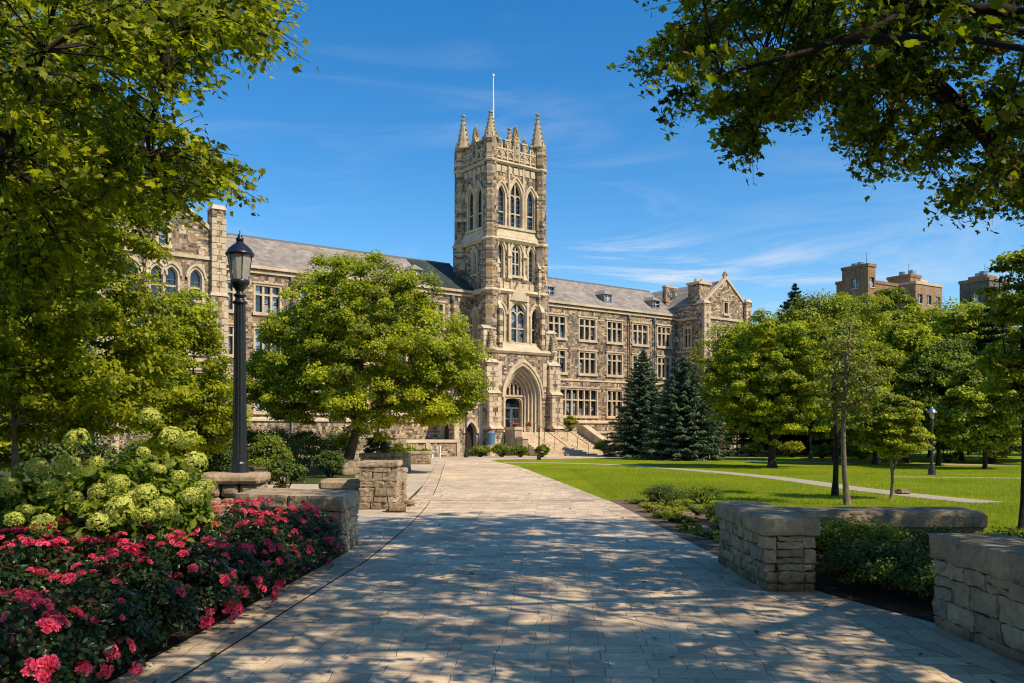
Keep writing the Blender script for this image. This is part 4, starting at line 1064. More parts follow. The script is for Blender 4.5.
def clump_leaves(rng, centers, per, cr, flat=0.55, up=0.7, jit=0.6, droop=0.0):
    P, Nn, T = [], [], []
    for c, d in centers:
        rr = cr * rng.uniform(0.65, 1.35); n = int(per * rng.uniform(0.7, 1.3))
        q = rng.normal(size=(n, 3)); q /= np.linalg.norm(q, axis=1, keepdims=True)
        q[:, 2] = np.where(q[:, 2] < -0.25, -q[:, 2] * 0.6, q[:, 2])
        rad = rng.random((n, 1)) ** 0.4
        off = q * rad * rr * np.array([1, 1, flat])
        P.append(np.asarray(c) + off)
        Nn.append(q * 0.45 + np.asarray(d) * 0.35 + np.array([.32, -.26, up]) + rng.normal(size=(n, 3)) * jit)
        base = rng.uniform(0.15, 0.82)
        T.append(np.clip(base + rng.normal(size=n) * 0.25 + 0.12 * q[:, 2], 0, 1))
    return np.concatenate(P), np.concatenate(Nn), np.concatenate(T)

def curve_pts(a, b, bend, n=5, rng=None):
    a, b = Vector(a), Vector(b); d = b - a; side = Vector((rng.normal(), rng.normal(), rng.normal())) * d.length * bend
    return [a.lerp(b, i / n) + side * math.sin(PI * i / n) for i in range(n + 1)]

def make_tree(name, label, x, y, ells, trunk_h, trunk_r, leaf, nclump, per, cr, mat, bark, seed, group=None, cat='tree', lean=(0, 0), nlimb=6, tmpl=T_DIAMOND, flat=0.55, fork=None, lo=0.45, wob=0.28, extra=None):
    """ells: crown ellipsoids (cx,cy,cz,rx,ry,rz) relative to the foot of the trunk"""
    rng = np.random.default_rng(seed)
    root = thing(name, label, cat, (x, y, 0), 0, group)
    tb = MB()
    top = Vector((lean[0], lean[1], trunk_h))
    tp = curve_pts((0, 0, -0.05), top, 0.03, 6, rng)
    tb.tube(tp, [trunk_r * (1.45 if i == 0 else 1.0 - 0.35 * i / 6) for i in range(7)], 10)
    cen = ellip_points(rng, nclump, ells, lo, wob, seed)
    cz = np.array([c[0] for c in cen]); 
    limbs = []
    for i in range(nlimb):
        e = ells[i % len(ells)]
        ang = 2 * PI * (i + rng.random() * 0.6) / nlimb
        tgt = Vector((e[0] + e[3] * 0.62 * math.cos(ang), e[1] + e[4] * 0.62 * math.sin(ang), e[2] + e[5] * rng.uniform(-0.25, 0.6)))
        t0 = tp[int(rng.integers(4, 7))] if fork is None else top
        pts = curve_pts(t0, tgt, 0.10, 6, rng); tb.tube(pts, [trunk_r * (0.5 - 0.42 * k / 6) for k in range(7)], 6); limbs += pts
    e = max(ells, key=lambda q: q[2] + q[5])
    pts = curve_pts(top, (e[0], e[1], e[2] + e[5] * 0.7), 0.05, 6, rng); tb.tube(pts, [trunk_r * (0.6 - 0.5 * k / 6) for k in range(7)], 6); limbs += pts
    L = np.array([tuple(p) for p in limbs])
    for c, d in cen[:: max(1, len(cen) // 90)]:
        j = np.argmin(((L - c) ** 2).sum(1) + 2.0 * np.maximum(0, L[:, 2] - c[2]) ** 2)
        a = Vector(L[j]); b = Vector(c)
        tb.tube([a, a.lerp(b, .5) + Vector((0, 0, .06)), b], [trunk_r * .12 + .006, trunk_r * .07 + .004, .004], 4)
    tb.build('trunk', bark, root)
    P, Nn, T = clump_leaves(rng, cen, per, cr, flat)
    sz = leaf * rng.uniform(0.65, 1.25, len(P))
    link_mesh('crown', leaf_mesh('crown', P, Nn, sz, T, tmpl, mat, rng), root)
    return root

def make_conifer(name, label, x, y, h, rbase, mat, seed, group=None, z0=0.25, power=0.85, whorls=22, leafs=0.28):
    rng = np.random.default_rng(seed)
    root = thing(name, label, 'tree', (x, y, 0), 0, group)
    tb = MB(); tb.tube([(0, 0, 0), (0.03, 0, h * .5), (0, 0, h * .99)], [rbase * .07 + .05, rbase * .045, .015], 8); tb2 = tb
    P, Nn, Yx, T = [], [], [], []
    for w in range(whorls):
        t = w / (whorls - 1); z = z0 + (h - z0 - .25) * t ** 0.92
        R0 = rbase * (1 - t) ** power + 0.12
        nb = max(5, int(15 * (1 - t) + 5))
        for b in range(nb):
            a = 2 * PI * (b + rng.random() * .8) / nb + w * .7; L = R0 * rng.uniform(.72, 1.12)
            tipz = z - L * (0.28 - 0.5 * t) + rng.normal() * .05
            tb2.tube([(0, 0, z), (math.cos(a) * L * .55, math.sin(a) * L * .55, z - .5 * (z - tipz) - .06 * L), (math.cos(a) * L, math.sin(a) * L, tipz + .04 * L)], [.03 * (1 - t) + .01, .016, .006], 4)
            m = max(5, int(L / .085)); 
            for k in range(m):
                s = 0.18 + 0.85 * (k + rng.random()) / m; s = min(s, 1.03)
                cx, cy = math.cos(a) * L * s, math.sin(a) * L * s; cz = z + (tipz - z) * s - 0.08 * L * math.sin(PI * min(1, s))
                wd = L * .26 * (1.15 - s) + .05
                for q in range(5):
                    lat = rng.uniform(-1, 1) * wd
                    P.append((cx - math.sin(a) * lat, cy + math.cos(a) * lat, cz + rng.normal() * .04 - abs(lat) * .15))
                    sgn = 1 if lat > 0 else -1
                    yd = np.array([math.cos(a) - math.sin(a) * sgn * .9, math.sin(a) + math.cos(a) * sgn * .9, rng.normal() * .3 - .05])
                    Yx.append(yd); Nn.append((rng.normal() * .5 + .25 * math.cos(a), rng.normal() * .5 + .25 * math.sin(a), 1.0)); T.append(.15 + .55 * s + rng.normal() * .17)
    tb.build('trunk', M['barkdark'], root)
    P = np.array(P); 
    # leaf_mesh takes the y axis from cross products: X = y x N
    me = leaf_mesh('crown', P, np.array(Nn), leafs * rng.uniform(.6, 1.2, len(P)), np.array(T), T_NEEDLE, mat, rng, yaxis=np.array(Yx))
    link_mesh('crown', me, root)
    return root

def make_shrub(name, label, x, y, rx, ry, h, mat, seed, n=1600, leaf=0.09, cat='shrub', group=None, tmpl=T_DIAMOND, z0=0.0, flatness=0.75, cr=None, rot=0.0, lumps=None):
    rng = np.random.default_rng(seed)
    root = thing(name, label, cat, (x, y, 0), rot, group)
    cr = cr or min(rx, ry, h) * 0.38
    nc = lumps or max(8, int(n / 70))
    cen = []
    for i in range(nc):
        d = rng.normal(size=3); d /= np.linalg.norm(d); d[2] = abs(d[2]) if rng.random() < .62 else d[2]
        r = 0.62 + .36 * rng.random()
        p = np.array([d[0] * (rx - cr * .6) * r, d[1] * (ry - cr * .6) * r, max(cr * .45, z0 + h * .42 + d[2] * ((h * .58 if d[2] > 0 else h * .42) - cr * .5) * r)])
        cen.append((p, d))
    P, Nn, T = clump_leaves(rng, cen, n // nc, cr, flatness, .6, .7)
    P[:, 2] = np.maximum(P[:, 2], .03)
    sb = MB()
    for c, d in cen[:: max(1, nc // 14)]:
        sb.tube([(c[0] * .15, c[1] * .15, 0), (c[0] * .6, c[1] * .6, c[2] * .6), tuple(c)], [.022, .014, .006], 4)
    sb.build('stem', M['barkdark'], root)
    link_mesh('foliage', leaf_mesh('foliage', P, Nn, leaf * rng.uniform(.6, 1.3, len(P)), T, tmpl, mat, rng), root)
    return root

# ---- big maple in the middle of the left garden
make_tree('maple_tree', 'broad spreading green maple in front of the left wing, trunk leaning right', -8.65, 45.0,
          [(1.0, 0, 6.0, 5.4, 4.6, 4.2), (-2.2, 0.3, 5.6, 3.0, 3.2, 3.2), (4.4, -0.4, 5.0, 2.9, 3.0, 2.6), (0.8, 0, 8.5, 4.0, 3.6, 2.7), (-3.0, -0.8, 4.0, 2.3, 2.2, 1.6), (4.9, -0.8, 3.7, 2.0, 2.0, 1.5)],
          2.6, 0.30, 0.155, 760, 260, 0.56, M['treemid'], M['bark'], 11, flat=1.0, lo=.42, wob=.26, lean=(0.7, 0.0), nlimb=9, fork=True)
# ---- left trees behind the hydrangeas
make_tree('garden_tree', 'leafy tree with slim trunk at the far left behind the hydrangeas', gp(12, 17).x, 17.0,
          [(0.0, 0, 5.2, 2.9, 2.6, 2.9), (1.1, 0.2, 4.2, 2.1, 2.0, 2.0), (1.5, 0, 3.0, 1.7, 1.6, 1.2), (-2.0, 0.5, 4.5, 2.4, 2.2, 2.6), (0.9, 0.3, 6.6, 1.9, 1.8, 1.6)], 3.4, 0.075, 0.11, 620, 170, 0.42, M['maplesun'], M['barklight'], 12, flat=.8, nlimb=8)
make_tree('garden_tree', 'slim upright light green tree between the lamp post and the left gable', gp(188, 29).x, 29.0,
          [(0, 0, 4.0, 1.35, 1.3, 2.6), (0.3, 0, 2.6, 1.5, 1.4, 1.5), (-.8, 0, 2.8, 1.3, 1.2, 1.6), (0.1, 0, 5.6, .8, .8, 1.3)], 2.8, 0.09, 0.13, 330, 130, 0.38, M['maplesun'], M['barklight'], 13, flat=.85)
make_tree('garden_tree', 'dense green tree filling the left edge behind the slim-trunked tree', -15.5, 24.0,
          [(0, 0, 4.6, 3.6, 3.0, 3.6), (1.8, 0, 3.4, 2.4, 2.2, 2.4), (-1, 0, 7.0, 2.8, 2.6, 2.2)], 3.0, 0.16, 0.14, 420, 170, 0.6, M['treemid'], M['bark'], 14, flat=.8)
# ---- right side: trees on the lawn
make_tree('lawn_tree', 'round dark green tree with stout dark trunk in the middle of the lawn', 15.46, 51.7,
          [(0.1, 0, 5.2, 3.7, 3.5, 3.5), (-1.7, 0, 4.3, 2.3, 2.3, 2.3), (2.1, 0.2, 4.3, 2.2, 2.2, 2.3), (0.0, 0, 7.2, 2.3, 2.2, 1.9)], 2.5, 0.26, 0.17, 480, 190, 0.48, M['treemid'], M['barkdark'], 21, flat=.75, lo=.35, wob=.38, nlimb=8)
make_tree('young_tree', 'thin young tree with sparse yellowish crown standing on the lawn behind the right stone seat', 9.99, 25.9,
          [(0.1, 0, 4.4, .85, .8, 1.6), (0.3, 0, 3.3, 1.0, .9, 1.1), (-.35, 0, 3.0, .6, .6, .8)], 4.6, 0.085, 0.11, 120, 20, 0.32, M['treeyellow'], M['barklight'], 22, nlimb=9, lo=.25)
make_tree('young_tree', 'slender bare-stemmed sapling just left of the thin yellowish tree', 10.87, 29.3,
          [(0.0, 0, 4.0, .7, .7, 1.2), (0.3, 0, 5.0, .5, .5, .8)], 3.4, 0.10, 0.15, 40, 30, 0.3, M['treeyellow'], M['barkdark'], 23, nlimb=6, lo=.25)
make_tree('small_tree', 'small round-headed tree with thin brown trunk on the lawn beside the pale path', 12.15, 27.9,
          [(0.0, 0, 2.45, .98, .95, 1.05), (0.45, 0, 2.0, .7, .7, .7), (-.4, 0, 2.2, .7, .7, .8)], 1.3, 0.06, 0.11, 210, 90, 0.25, M['treemid'], M['barklight'], 24, nlimb=7)
make_tree('edge_tree', 'dark leafy tree with thin trunk at the right edge of the lawn', 11.33, 19.3,
          [(0.15, 0, 4.4, .85, .85, 2.0), (0.4, 0, 3.2, 1.1, 1.0, 1.2), (.9, 0, 5.0, 1.3, 1.2, 1.8), (-.2, 0, 5.3, .5, .5, 1.0)], 4.4, 0.075, 0.11, 300, 95, 0.28, M['treefar'], M['barkdark'], 25, nlimb=10, lo=.3)
# ---- spruces in front of the right wing
make_conifer('spruce_tree', 'blue-green spruce in front of the right wing, left and taller of the pair', gp(643, 74).x, 74, 9.2, 3.5, M['spruce'], 31, 'pair of blue spruces before the hall', whorls=32, power=.75, leafs=.34)
make_conifer('spruce_tree', 'wide blue-green spruce, right-hand and nearer of the pair before the hall', gp(684, 66.5).x, 66.5, 8.1, 3.6, M['spruce'], 32, 'pair of blue spruces before the hall', whorls=30, power=.72, leafs=.34)
make_conifer('fir_tree', 'tall dark fir rising above the round lawn tree', gp(795, 86).x, 86, hz(283, 86), 6.4, M['fir'], 33, z0=2.0, whorls=38, leafs=.42, power=.9)
make_conifer('fir_tree', 'dark narrow conifer poking above the trees at the far right', gp(985, 60).x + .5, 60, hz(285, 60), 2.6, M['fir'], 34, z0=2.0, whorls=20, leafs=.4)
# ---- deciduous trees behind the lawn, left to right
BACK = [
    (742, 82, 330, 46, 'bushy green tree against the right gable of the hall', 'treemid'),
    (822, 74, 302, 52, 'tall green tree behind and right of the round lawn tree', 'treefar'),
    (856, 78, 291, 50, 'full crowned tree standing below the brown brick block', 'treemid'),
    (893, 86, 284, 32, 'highest tree, its top crossing the brown brick block', 'treefar'),
    (930, 72, 306, 48, 'rounded light green tree in front of the pale brick mass', 'treemid'),
    (962, 64, 304, 44, 'broad tree below the dark grey block', 'treefar'),
    (1004, 70, 302, 52, 'leafy tree behind the right edge of the lawn', 'treemid'),
    (874, 57, 346, 42, 'low spreading tree behind the small round-headed tree', 'treemid'),
    (938, 55, 342, 44, 'low bright green tree behind the lawn lamp', 'treemid'),
    (985, 50, 362, 40, 'low broad tree at the right end of the lawn', 'treefar'),
    (835, 64, 330, 40, 'mid height tree filling the gap right of the round lawn tree', 'treefar'),
    (908, 60, 325, 40, 'bright tree between the low spreading tree and the lamp', 'treemid'),
    (970, 78, 306, 44, 'tree crown in front of the dark grey block', 'treemid'),
    (790, 90, 318, 36, 'tree crown seen between the fir and the round lawn tree', 'treefar'),
    (1085, 62, 300, 60, 'dense tree beyond the right end of the lawn', 'treefar'),
    (1160, 75, 290, 70, 'tall dense tree far beyond the right end of the lawn', 'treemid'),
]
for i, (px, Y, top, hw, lab, mt) in enumerate(BACK):
    x = gp(px, Y).x; zt = hz(top - (0 if 845 < px < 990 else 7), Y); w = 1.14 * hw / FPX * Y; rg = random.Random(100 + i); lf = rg.uniform(.17, .27); mt = mt if i % 5 != 3 else 'shrubmid'
    zc = zt * .56; rz = zt * .40
    ells = [(0, 0, zc, w * .85, w * .8, rz), (-w * .45, 0, zc * .72, w * .58, w * .55, rz * .62), (w * .45, .2, zc * .75, w * .56, w * .55, rz * .6), (w * rg.uniform(-.25, .25), 0, zt * .80, w * .55, w * .5, zt * .19)]
    make_tree('background_tree', lab, x, Y, ells, zt * .3,   .10 + zt * .006, lf, 400, int(165 * .22 / lf), w * rg.uniform(.15, .22), M[mt], M['barkdark'], 200 + i, 'trees behind the lawn', nlimb=7, flat=.8, wob=.30)
# far tree line that closes the horizon
rng = np.random.default_rng(5)
cen = []
for i in range(420):
    t = rng.random(); x = -10 + 330 * t; y = 118 + 30 * rng.random() - .2 * x * .4
    if 30 < x < 75 and y > 125: y -= 14
    hh = rng.uniform(1, 10.5); cen.append((np.array([x, y + 10, hh]), np.array([0, -.6, .5])))
for i in range(200):
    cen.append((np.array([-75 + rng.uniform(-60, 25), 88 + rng.uniform(-10, 30), rng.uniform(1, 9)]), np.array([0, -.6, .5])))
P, Nn, T = clump_leaves(rng, cen, 60, 3.4, .8)
tag(link_mesh('far_woods', leaf_mesh('far_woods', P, Nn, 1.0 * rng.uniform(.6, 1.2, len(P)), T, T_DIAMOND, M['treefar'], rng)), kind='stuff')

# ---- shrubs along the far side of the lawn and before the hall
SH = [  # px, depth, half width px, top py, material, label
    (728, 76, 9, 428, 'shrubyellow', 'small conical yellow-green shrub right of the spruces'),
    (712, 78, 8, 440, 'shrubmid', 'low green shrub between the spruces and the conical shrub'),
    (752, 74, 12, 441, 'shrubmid', 'rounded green shrub left of the round lawn tree trunk'),
    (792, 72, 14, 440, 'shrubyellow', 'wide yellow-green shrub right of the round lawn tree trunk'),
    (822, 70, 13, 444, 'shrubmid', 'low mid green shrub behind the sapling stem'),
    (862, 68, 16, 441, 'shrubmid', 'green shrub behind the small round-headed tree'),
    (905, 66, 18, 438, 'shrubdark', 'dark shrub behind the lawn lamp'),
    (948, 62, 20, 438, 'shrubdark', 'dark wide shrub right of the lawn lamp'),
    (990, 58, 22, 436, 'shrubmid', 'tall green shrub at the far right of the lawn'),
    (1035, 56, 24, 432, 'shrubdark', 'dense dark shrub past the right end of the lawn'),
    (606, 77.5, 14, 439, 'shrubmid', 'rounded green bush at the foot of the terrace wall by the steps'),
    (632, 78, 10, 446, 'shrubdark', 'small dark bush between the steps bush and the left spruce'),
    (575, 82.5, 11, 419, 'shrubyellow', 'bright yellow-green bush on the terrace beside the stair cheek'),
    (480, 73.5, 12, 445, 'shrubmid', 'low bush in the bed at the left foot of the tower'),
    (502, 73, 12, 443, 'shrubmid', 'low bush in front of the tower buttress'),
    (520, 73, 10, 444, 'shrubmid', 'low bush in front of the entrance steps'),
    (542, 72.5, 8, 444, 'shrubmid', 'small bush behind the low sign post'),
    (410, 62, 9, 445, 'shrubyellow', 'yellowish little bush by the low stone walls left of the path end'),
    (425, 66, 7, 448, 'shrubmid', 'small green bush beside the annex doorway'),
]
for i, (px, Y, hw, top, mt, lab) in enumerate(SH):
    h = hz(top, Y); z0 = 0
    g_ = gp(px, Y); rx = hw / FPX * Y
    if 'terrace beside' in lab: g_ = Vector((5.75, 86.4, 0)); Y = 86.4; h = 1.6
    make_shrub('shrub', lab, g_.x, Y, rx, rx * .9, h, M[mt], 300 + i, 2600, .15, group='shrubs round the lawn and the hall')
    if 'terrace beside' in lab: bpy.context.scene.objects[[o.name for o in bpy.data.objects if o.get('label') == lab][0]].location.z = 2.18
# left garden understorey
LS = [(150, 33, 40, 430, 'shrubmid', 'tall green shrub left of the lamp behind the hydrangeas'), (268, 36, 26, 431, 'shrubmid', 'leafy green shrub just right of the lamp post'),
      (305, 44, 26, 428, 'shrubdark', 'dark shrub under the left side of the big maple'), (378, 50, 15, 432, 'shrubdark', 'dark shrub right of the big maple trunk'),
      (330, 41, 16, 450, 'shrubdark', 'low dark shrub in front of the big maple trunk'), (215, 31, 24, 440, 'shrubdark', 'dark shrub directly behind the lamp post'),
      (60, 24, 60, 405, 'shrubdark', 'large dark shrub behind the hydrangeas at far left'), (285, 31.5, 22, 458, 'shrubdark', 'low clipped hedge clump left of the stone seat'),
      (275, 51, 32, 423, 'shrubdark', 'broad dark shrub under the far left side of the big maple'), (338, 53, 24, 428, 'shrubdark', 'dark shrub behind the big maple trunk'), (240, 46, 30, 424, 'shrubdark', 'tall dark shrub before the left wing wall'), (398, 56, 10, 442, 'shrubmid', 'light green shrub by the stone walls before the annex')]
for i, (px, Y, hw, top, mt, lab) in enumerate(LS):
    g_ = gp(px, Y); rx = hw / FPX * Y
    make_shrub('shrub', lab, g_.x, Y, rx, rx * .8, max(.5, hz(top, Y)), M[mt], 340 + i, 5200, .12, group='shrubs in the left garden')
# small shrubs by the right path edge
make_shrub('boxwood_bush', 'clipped dark green bush at the lawn corner, left of the two', 4.55, 25.9, .85, .7, .62, M['shrubdark'], 361, 3600, .05, group='clipped bushes at the lawn corner')
make_shrub('boxwood_bush', 'clipped green bush at the lawn corner, just right of the darker one', 5.75, 26.2, .75, .65, .55, M['shrubmid'], 362, 3000, .05, group='clipped bushes at the lawn corner')
make_shrub('boxwood_bush', 'rounded green bush close behind the right stone pier', 5.15, 20.6, .7, .55, .6, M['shrubmid'], 363, 3000, .045)
for i, (x, y, r, h, mt, lab) in enumerate([(4.1, 22.3, .55, .30, 'shrubyellow', 'yellow-green low plant nearest the path in the small bed'), (4.9, 23.0, .6, .28, 'shrubyellow', 'yellow-green low plant in the middle of the small bed'), (4.5, 24.3, .5, .25, 'shrubmid', 'low green plant below the clipped bushes'), (3.95, 20.9, .4, .22, 'shrubyellow', 'small yellow-green plant beside the pier end')]):
    make_shrub('ground_cover_plant', lab, x, y, r, r * .8, h, M[mt], 370 + i, 1100, .05, cat='plant')
# shrub filling the gap between the right walls
for i, (x, y, rx, ry, h, mt, lab) in enumerate([(5.25, 13.3, 1.0, .95, .92, 'shrubmid', 'bright leafy shrub beside the right stone pier'), (6.5, 12.9, 1.15, 1.1, .78, 'shrubdark', 'dark shrub under the middle of the stone slab'), (7.7, 12.7, 1.0, 1.1, .78, 'shrubdark', 'dark shrub under the right end of the stone slab'),
                                               (5.05, 11.9, .8, .85, .70, 'shrubdark', 'spreading dark shrub touching the pier front'), (5.5, 10.95, .85, .75, .62, 'shrubdark', 'low spreading shrub at the paving edge between the walls'), (6.5, 11.2, 1.05, .95, .66, 'shrubdark', 'low dark shrub next to the right wall end'), (6.4, 10.1, .95, .85, .6, 'shrubdark', 'lowest dark shrub behind the right wall end'), (7.6, 11.0, 1.0, 1.1, .7, 'shrubdark', 'dark shrub behind the right wall')]):
    make_shrub('spirea_shrub', lab, x, y, rx, ry, h, M[mt], 380 + i, 9000, .05, tmpl=T_OVAL, lumps=80, cr=.24)
rg = random.Random(9)
def bed_x(y): return np.interp(y, [19, 20, 26, 28], [3.45, 3.40, 3.15, 3.0])
for i in range(16):
    y = 16.2 + i * .72; x0 = float(bed_x(max(19, y))) if y > 19 else 3.62 - (y - 14.6) * .04
    x = x0 + .42 + rg.uniform(0, .35) + (.75 if i % 2 else 0) ; r = rg.uniform(.36, .55)
    make_shrub('ground_cover_plant', 'low ground-cover plant in the strip between the path and the lawn', x, y, r, r * .85, rg.uniform(.16, .34), M[rg.choice(['shrubyellow', 'shrubmid', 'shrubmid', 'shrubdark'])], 610 + i, 900, .05, cat='plant', group='ground-cover plants along the right path edge')

# ---- hydrangeas -----------------------------------------------------
def hyd_mesh(seed):
    rng = np.random.default_rng(seed); n = 330
    d = rng.normal(size=(n, 3)); d /= np.linalg.norm(d, axis=1, keepdims=True); d[:, 2] = np.where(d[:, 2] < -.55, -d[:, 2], d[:, 2])
    lump = 1 + .10 * np.sin(d[:, 0] * 7 + seed) * np.cos(d[:, 1] * 6)
    P = d * (.135 * lump)[:, None] * np.array([1, 1, .85])
    return leaf_mesh('hydrangea_head', P, d + rng.normal(size=(n, 3)) * .35, .042 * rng.uniform(.8, 1.2, n), .35 + .25 * d[:, 2] + rng.normal(size=n) * .16, T_OVAL, M['hyd'], rng)
HY = [hyd_mesh(s) for s in (1, 2, 3)]
def hydrangea(label, x, y, rx, ry, h, heads, seed):
    rg = random.Random(seed)
    root = make_shrub('hydrangea_bush', label, x, y, rx, ry, h, M['hydleaf'], seed, 5200, .13, cat='shrub', tmpl=T_OVAL, group='hydrangeas by the lamp', lumps=70, cr=.3)
    st = [c for c in root.children if c.name.startswith('stem')][0]
    for i, p in enumerate(heads):
        o = link_mesh('flower_head', HY[i % 3], root); o.location = (p[0] - x, p[1] - y, p[2]); s = rg.uniform(.82, 1.15) * p[3]; o.scale = (s, s, s); o.rotation_euler = (rg.uniform(-.4, .4), rg.uniform(-.4, .4), rg.uniform(0, 6))
    return root
HEADS = [(150, 417, 1.0), (77, 440, 1.0), (37, 467, .9), (66, 467, 1.1), (96, 463, .65), (51, 490, .9), (120, 483, .7), (98, 492, .8), (116, 484, .8), (146, 494, 1.05), (122, 509, 1.1), (163, 509, .95), (98, 523, .9), (145, 516, .7),
         (172, 438, 1.0), (189, 441, 1.0), (195, 463, .95), (205, 489, .85), (192, 497, .8), (44, 525, .9), (28, 510, .5), (143, 453, .6), (132, 496, .5), (75, 498, .6), (180, 478, .6), (10, 488, .8), (160, 470, .5), (14, 520, .7)]
hb = {0: [], 1: [], 2: []}
for k, (px, py, s) in enumerate(HEADS):
    Y = 10.4 + (431 - py) / 60.0 * .9 + (k % 3) * .12; q = gp(px, Y); z = hz(py, Y)
    hb[0 if px < 70 else 1 if px < 150 else 2].append((q.x, q.y, z, s))
hydrangea('hydrangea bush at the left end, heads half hidden by leaves', -5.95, 11.2, 1.0, .95, 1.75, hb[0], 401)
hydrangea('largest hydrangea bush with many lime-green flower heads', -5.0, 11.1, .95, .85, 1.95, hb[1], 402)
hydrangea('hydrangea bush with pale cream heads next to the lamp slab', -4.68, 11.6, .66, .75, 1.95, hb[2], 403)
hydrangea('hydrangea bush behind the others at the left edge', -7.4, 12.2, 1.1, 1.0, 1.6, [(-6.9, 11.4, 1.2, .8), (-7.3, 11.3, 1.45, .9)], 404)

# ---- roses ----------------------------------------------------------
def rose_mesh(seed):
    rng = np.random.default_rng(seed); P, Nn, S, T = [], [], [], []
    k = (6, 5, 2, 4, 6, 1, 5)[seed % 7]
    for r in range(k):
        t_ = 2 * PI * (r - 1) / max(1, k - 1); q_ = 0 if r == 0 else 1
        c = np.array([math.cos(t_) * .062 * q_, math.sin(t_) * .062 * q_, .03 - .03 * q_ + rng.normal() * .008]); ax = np.array([c[0] * 9, c[1] * 9 - .15, 1.0]); ax /= np.linalg.norm(ax); b = rng.uniform(.1, .9)
        a1 = np.cross(ax, [0.3, 1, .2]); a1 /= np.linalg.norm(a1); a2 = np.cross(ax, a1)
        for ringi, (m, rad, tilt) in enumerate(((6, .032, .35), (5, .02, .9), (3, .009, 1.6))):
            for j in range(m):
                t = 2 * PI * j / m + ringi; d = a1 * math.cos(t) + a2 * math.sin(t)
                P.append(c + d * rad + ax * (.006 * ringi)); Nn.append(ax - d * tilt * .9 + rng.normal(size=3) * .12); S.append(.052 - .009 * ringi); T.append(b + .12 - .16 * ringi + rng.normal() * .1)
    return leaf_mesh('rose_cluster', np.array(P), np.array(Nn), np.array(S), np.array(T), T_OVAL, M['rose'], rng)
RO = [rose_mesh(s) for s in range(20, 27)]
def rose_bush(label, x, y, r, h, n, seed, big=1.0):
    rg = random.Random(seed)
    root = make_shrub('rose_bush', label, x, y, r, r, h, M['roseleaf'], seed, 4200, .06, cat='rose bush', tmpl=T_OVAL, group='red roses massed beside the path', lumps=60, cr=.2)
    for i in range(n):
        a = rg.uniform(0, 2 * PI); el = rg.uniform(-0.25, 1.0) * PI / 2; rr = rg.uniform(.93, 1.04)
        px, py, pz = math.cos(a) * math.cos(el) * r * rr, math.sin(a) * math.cos(el) * r * rr, h * .40 + math.sin(el) * h * .62 * rr
        if math.sin(a) > .45 and el < .6: a = -a; py = -py
        pz = max(.12, pz)
        o = link_mesh('flower', RO[rg.randrange(len(RO))], root); o.location = (px, py, pz); s = rg.uniform(.75, 1.25) * big; o.scale = (s, s, s); nr = Vector((px, py, (pz - h * .4) * 1.3 + .15)).normalized(); o.rotation_mode = 'QUATERNION'; o.rotation_quaternion = nr.to_track_quat('Z', 'Y') @ Matrix.Rotation(rg.uniform(0, 6), 3, 'Z').to_quaternion()
    return root
k = 0
ROSES = []
for row, y in enumerate((6.8, 7.7, 8.6, 9.6, 10.6, 11.7, 12.8, 13.9, 14.8)):
    edge = -3.62 + (y - 7) * .068
    xs = edge - (.20 if y < 12.5 else .42); far = -(512 + 60) / FPX * y if y < 10 else -4.9 - (14.8 - y) * .25
    while xs > far:
        ROSES.append((xs + random.uniform(-.1, .1), y + random.uniform(-.15, .15))); xs -= .88
for k, (x, y) in enumerate(ROSES):
    t = min(1, max(0, (-3.6 - x) / 2.0))
    rose_bush('red rose bush in the massed bed along the left edge of the path', x, y, .66, .92 + .26 * t + random.uniform(-.08, .10), 26 if y < 10 else 32, 420 + k, .68)
for i in range(9):
    y = 7.0 + i * .9; x = -3.55 + (y - 7) * .064 - .20
    rose_bush('red rose bush in the massed bed along the left edge of the path', x, y + random.uniform(-.1, .1), .52, .62 + random.uniform(-.05, .08), 9, 720 + i, .72)
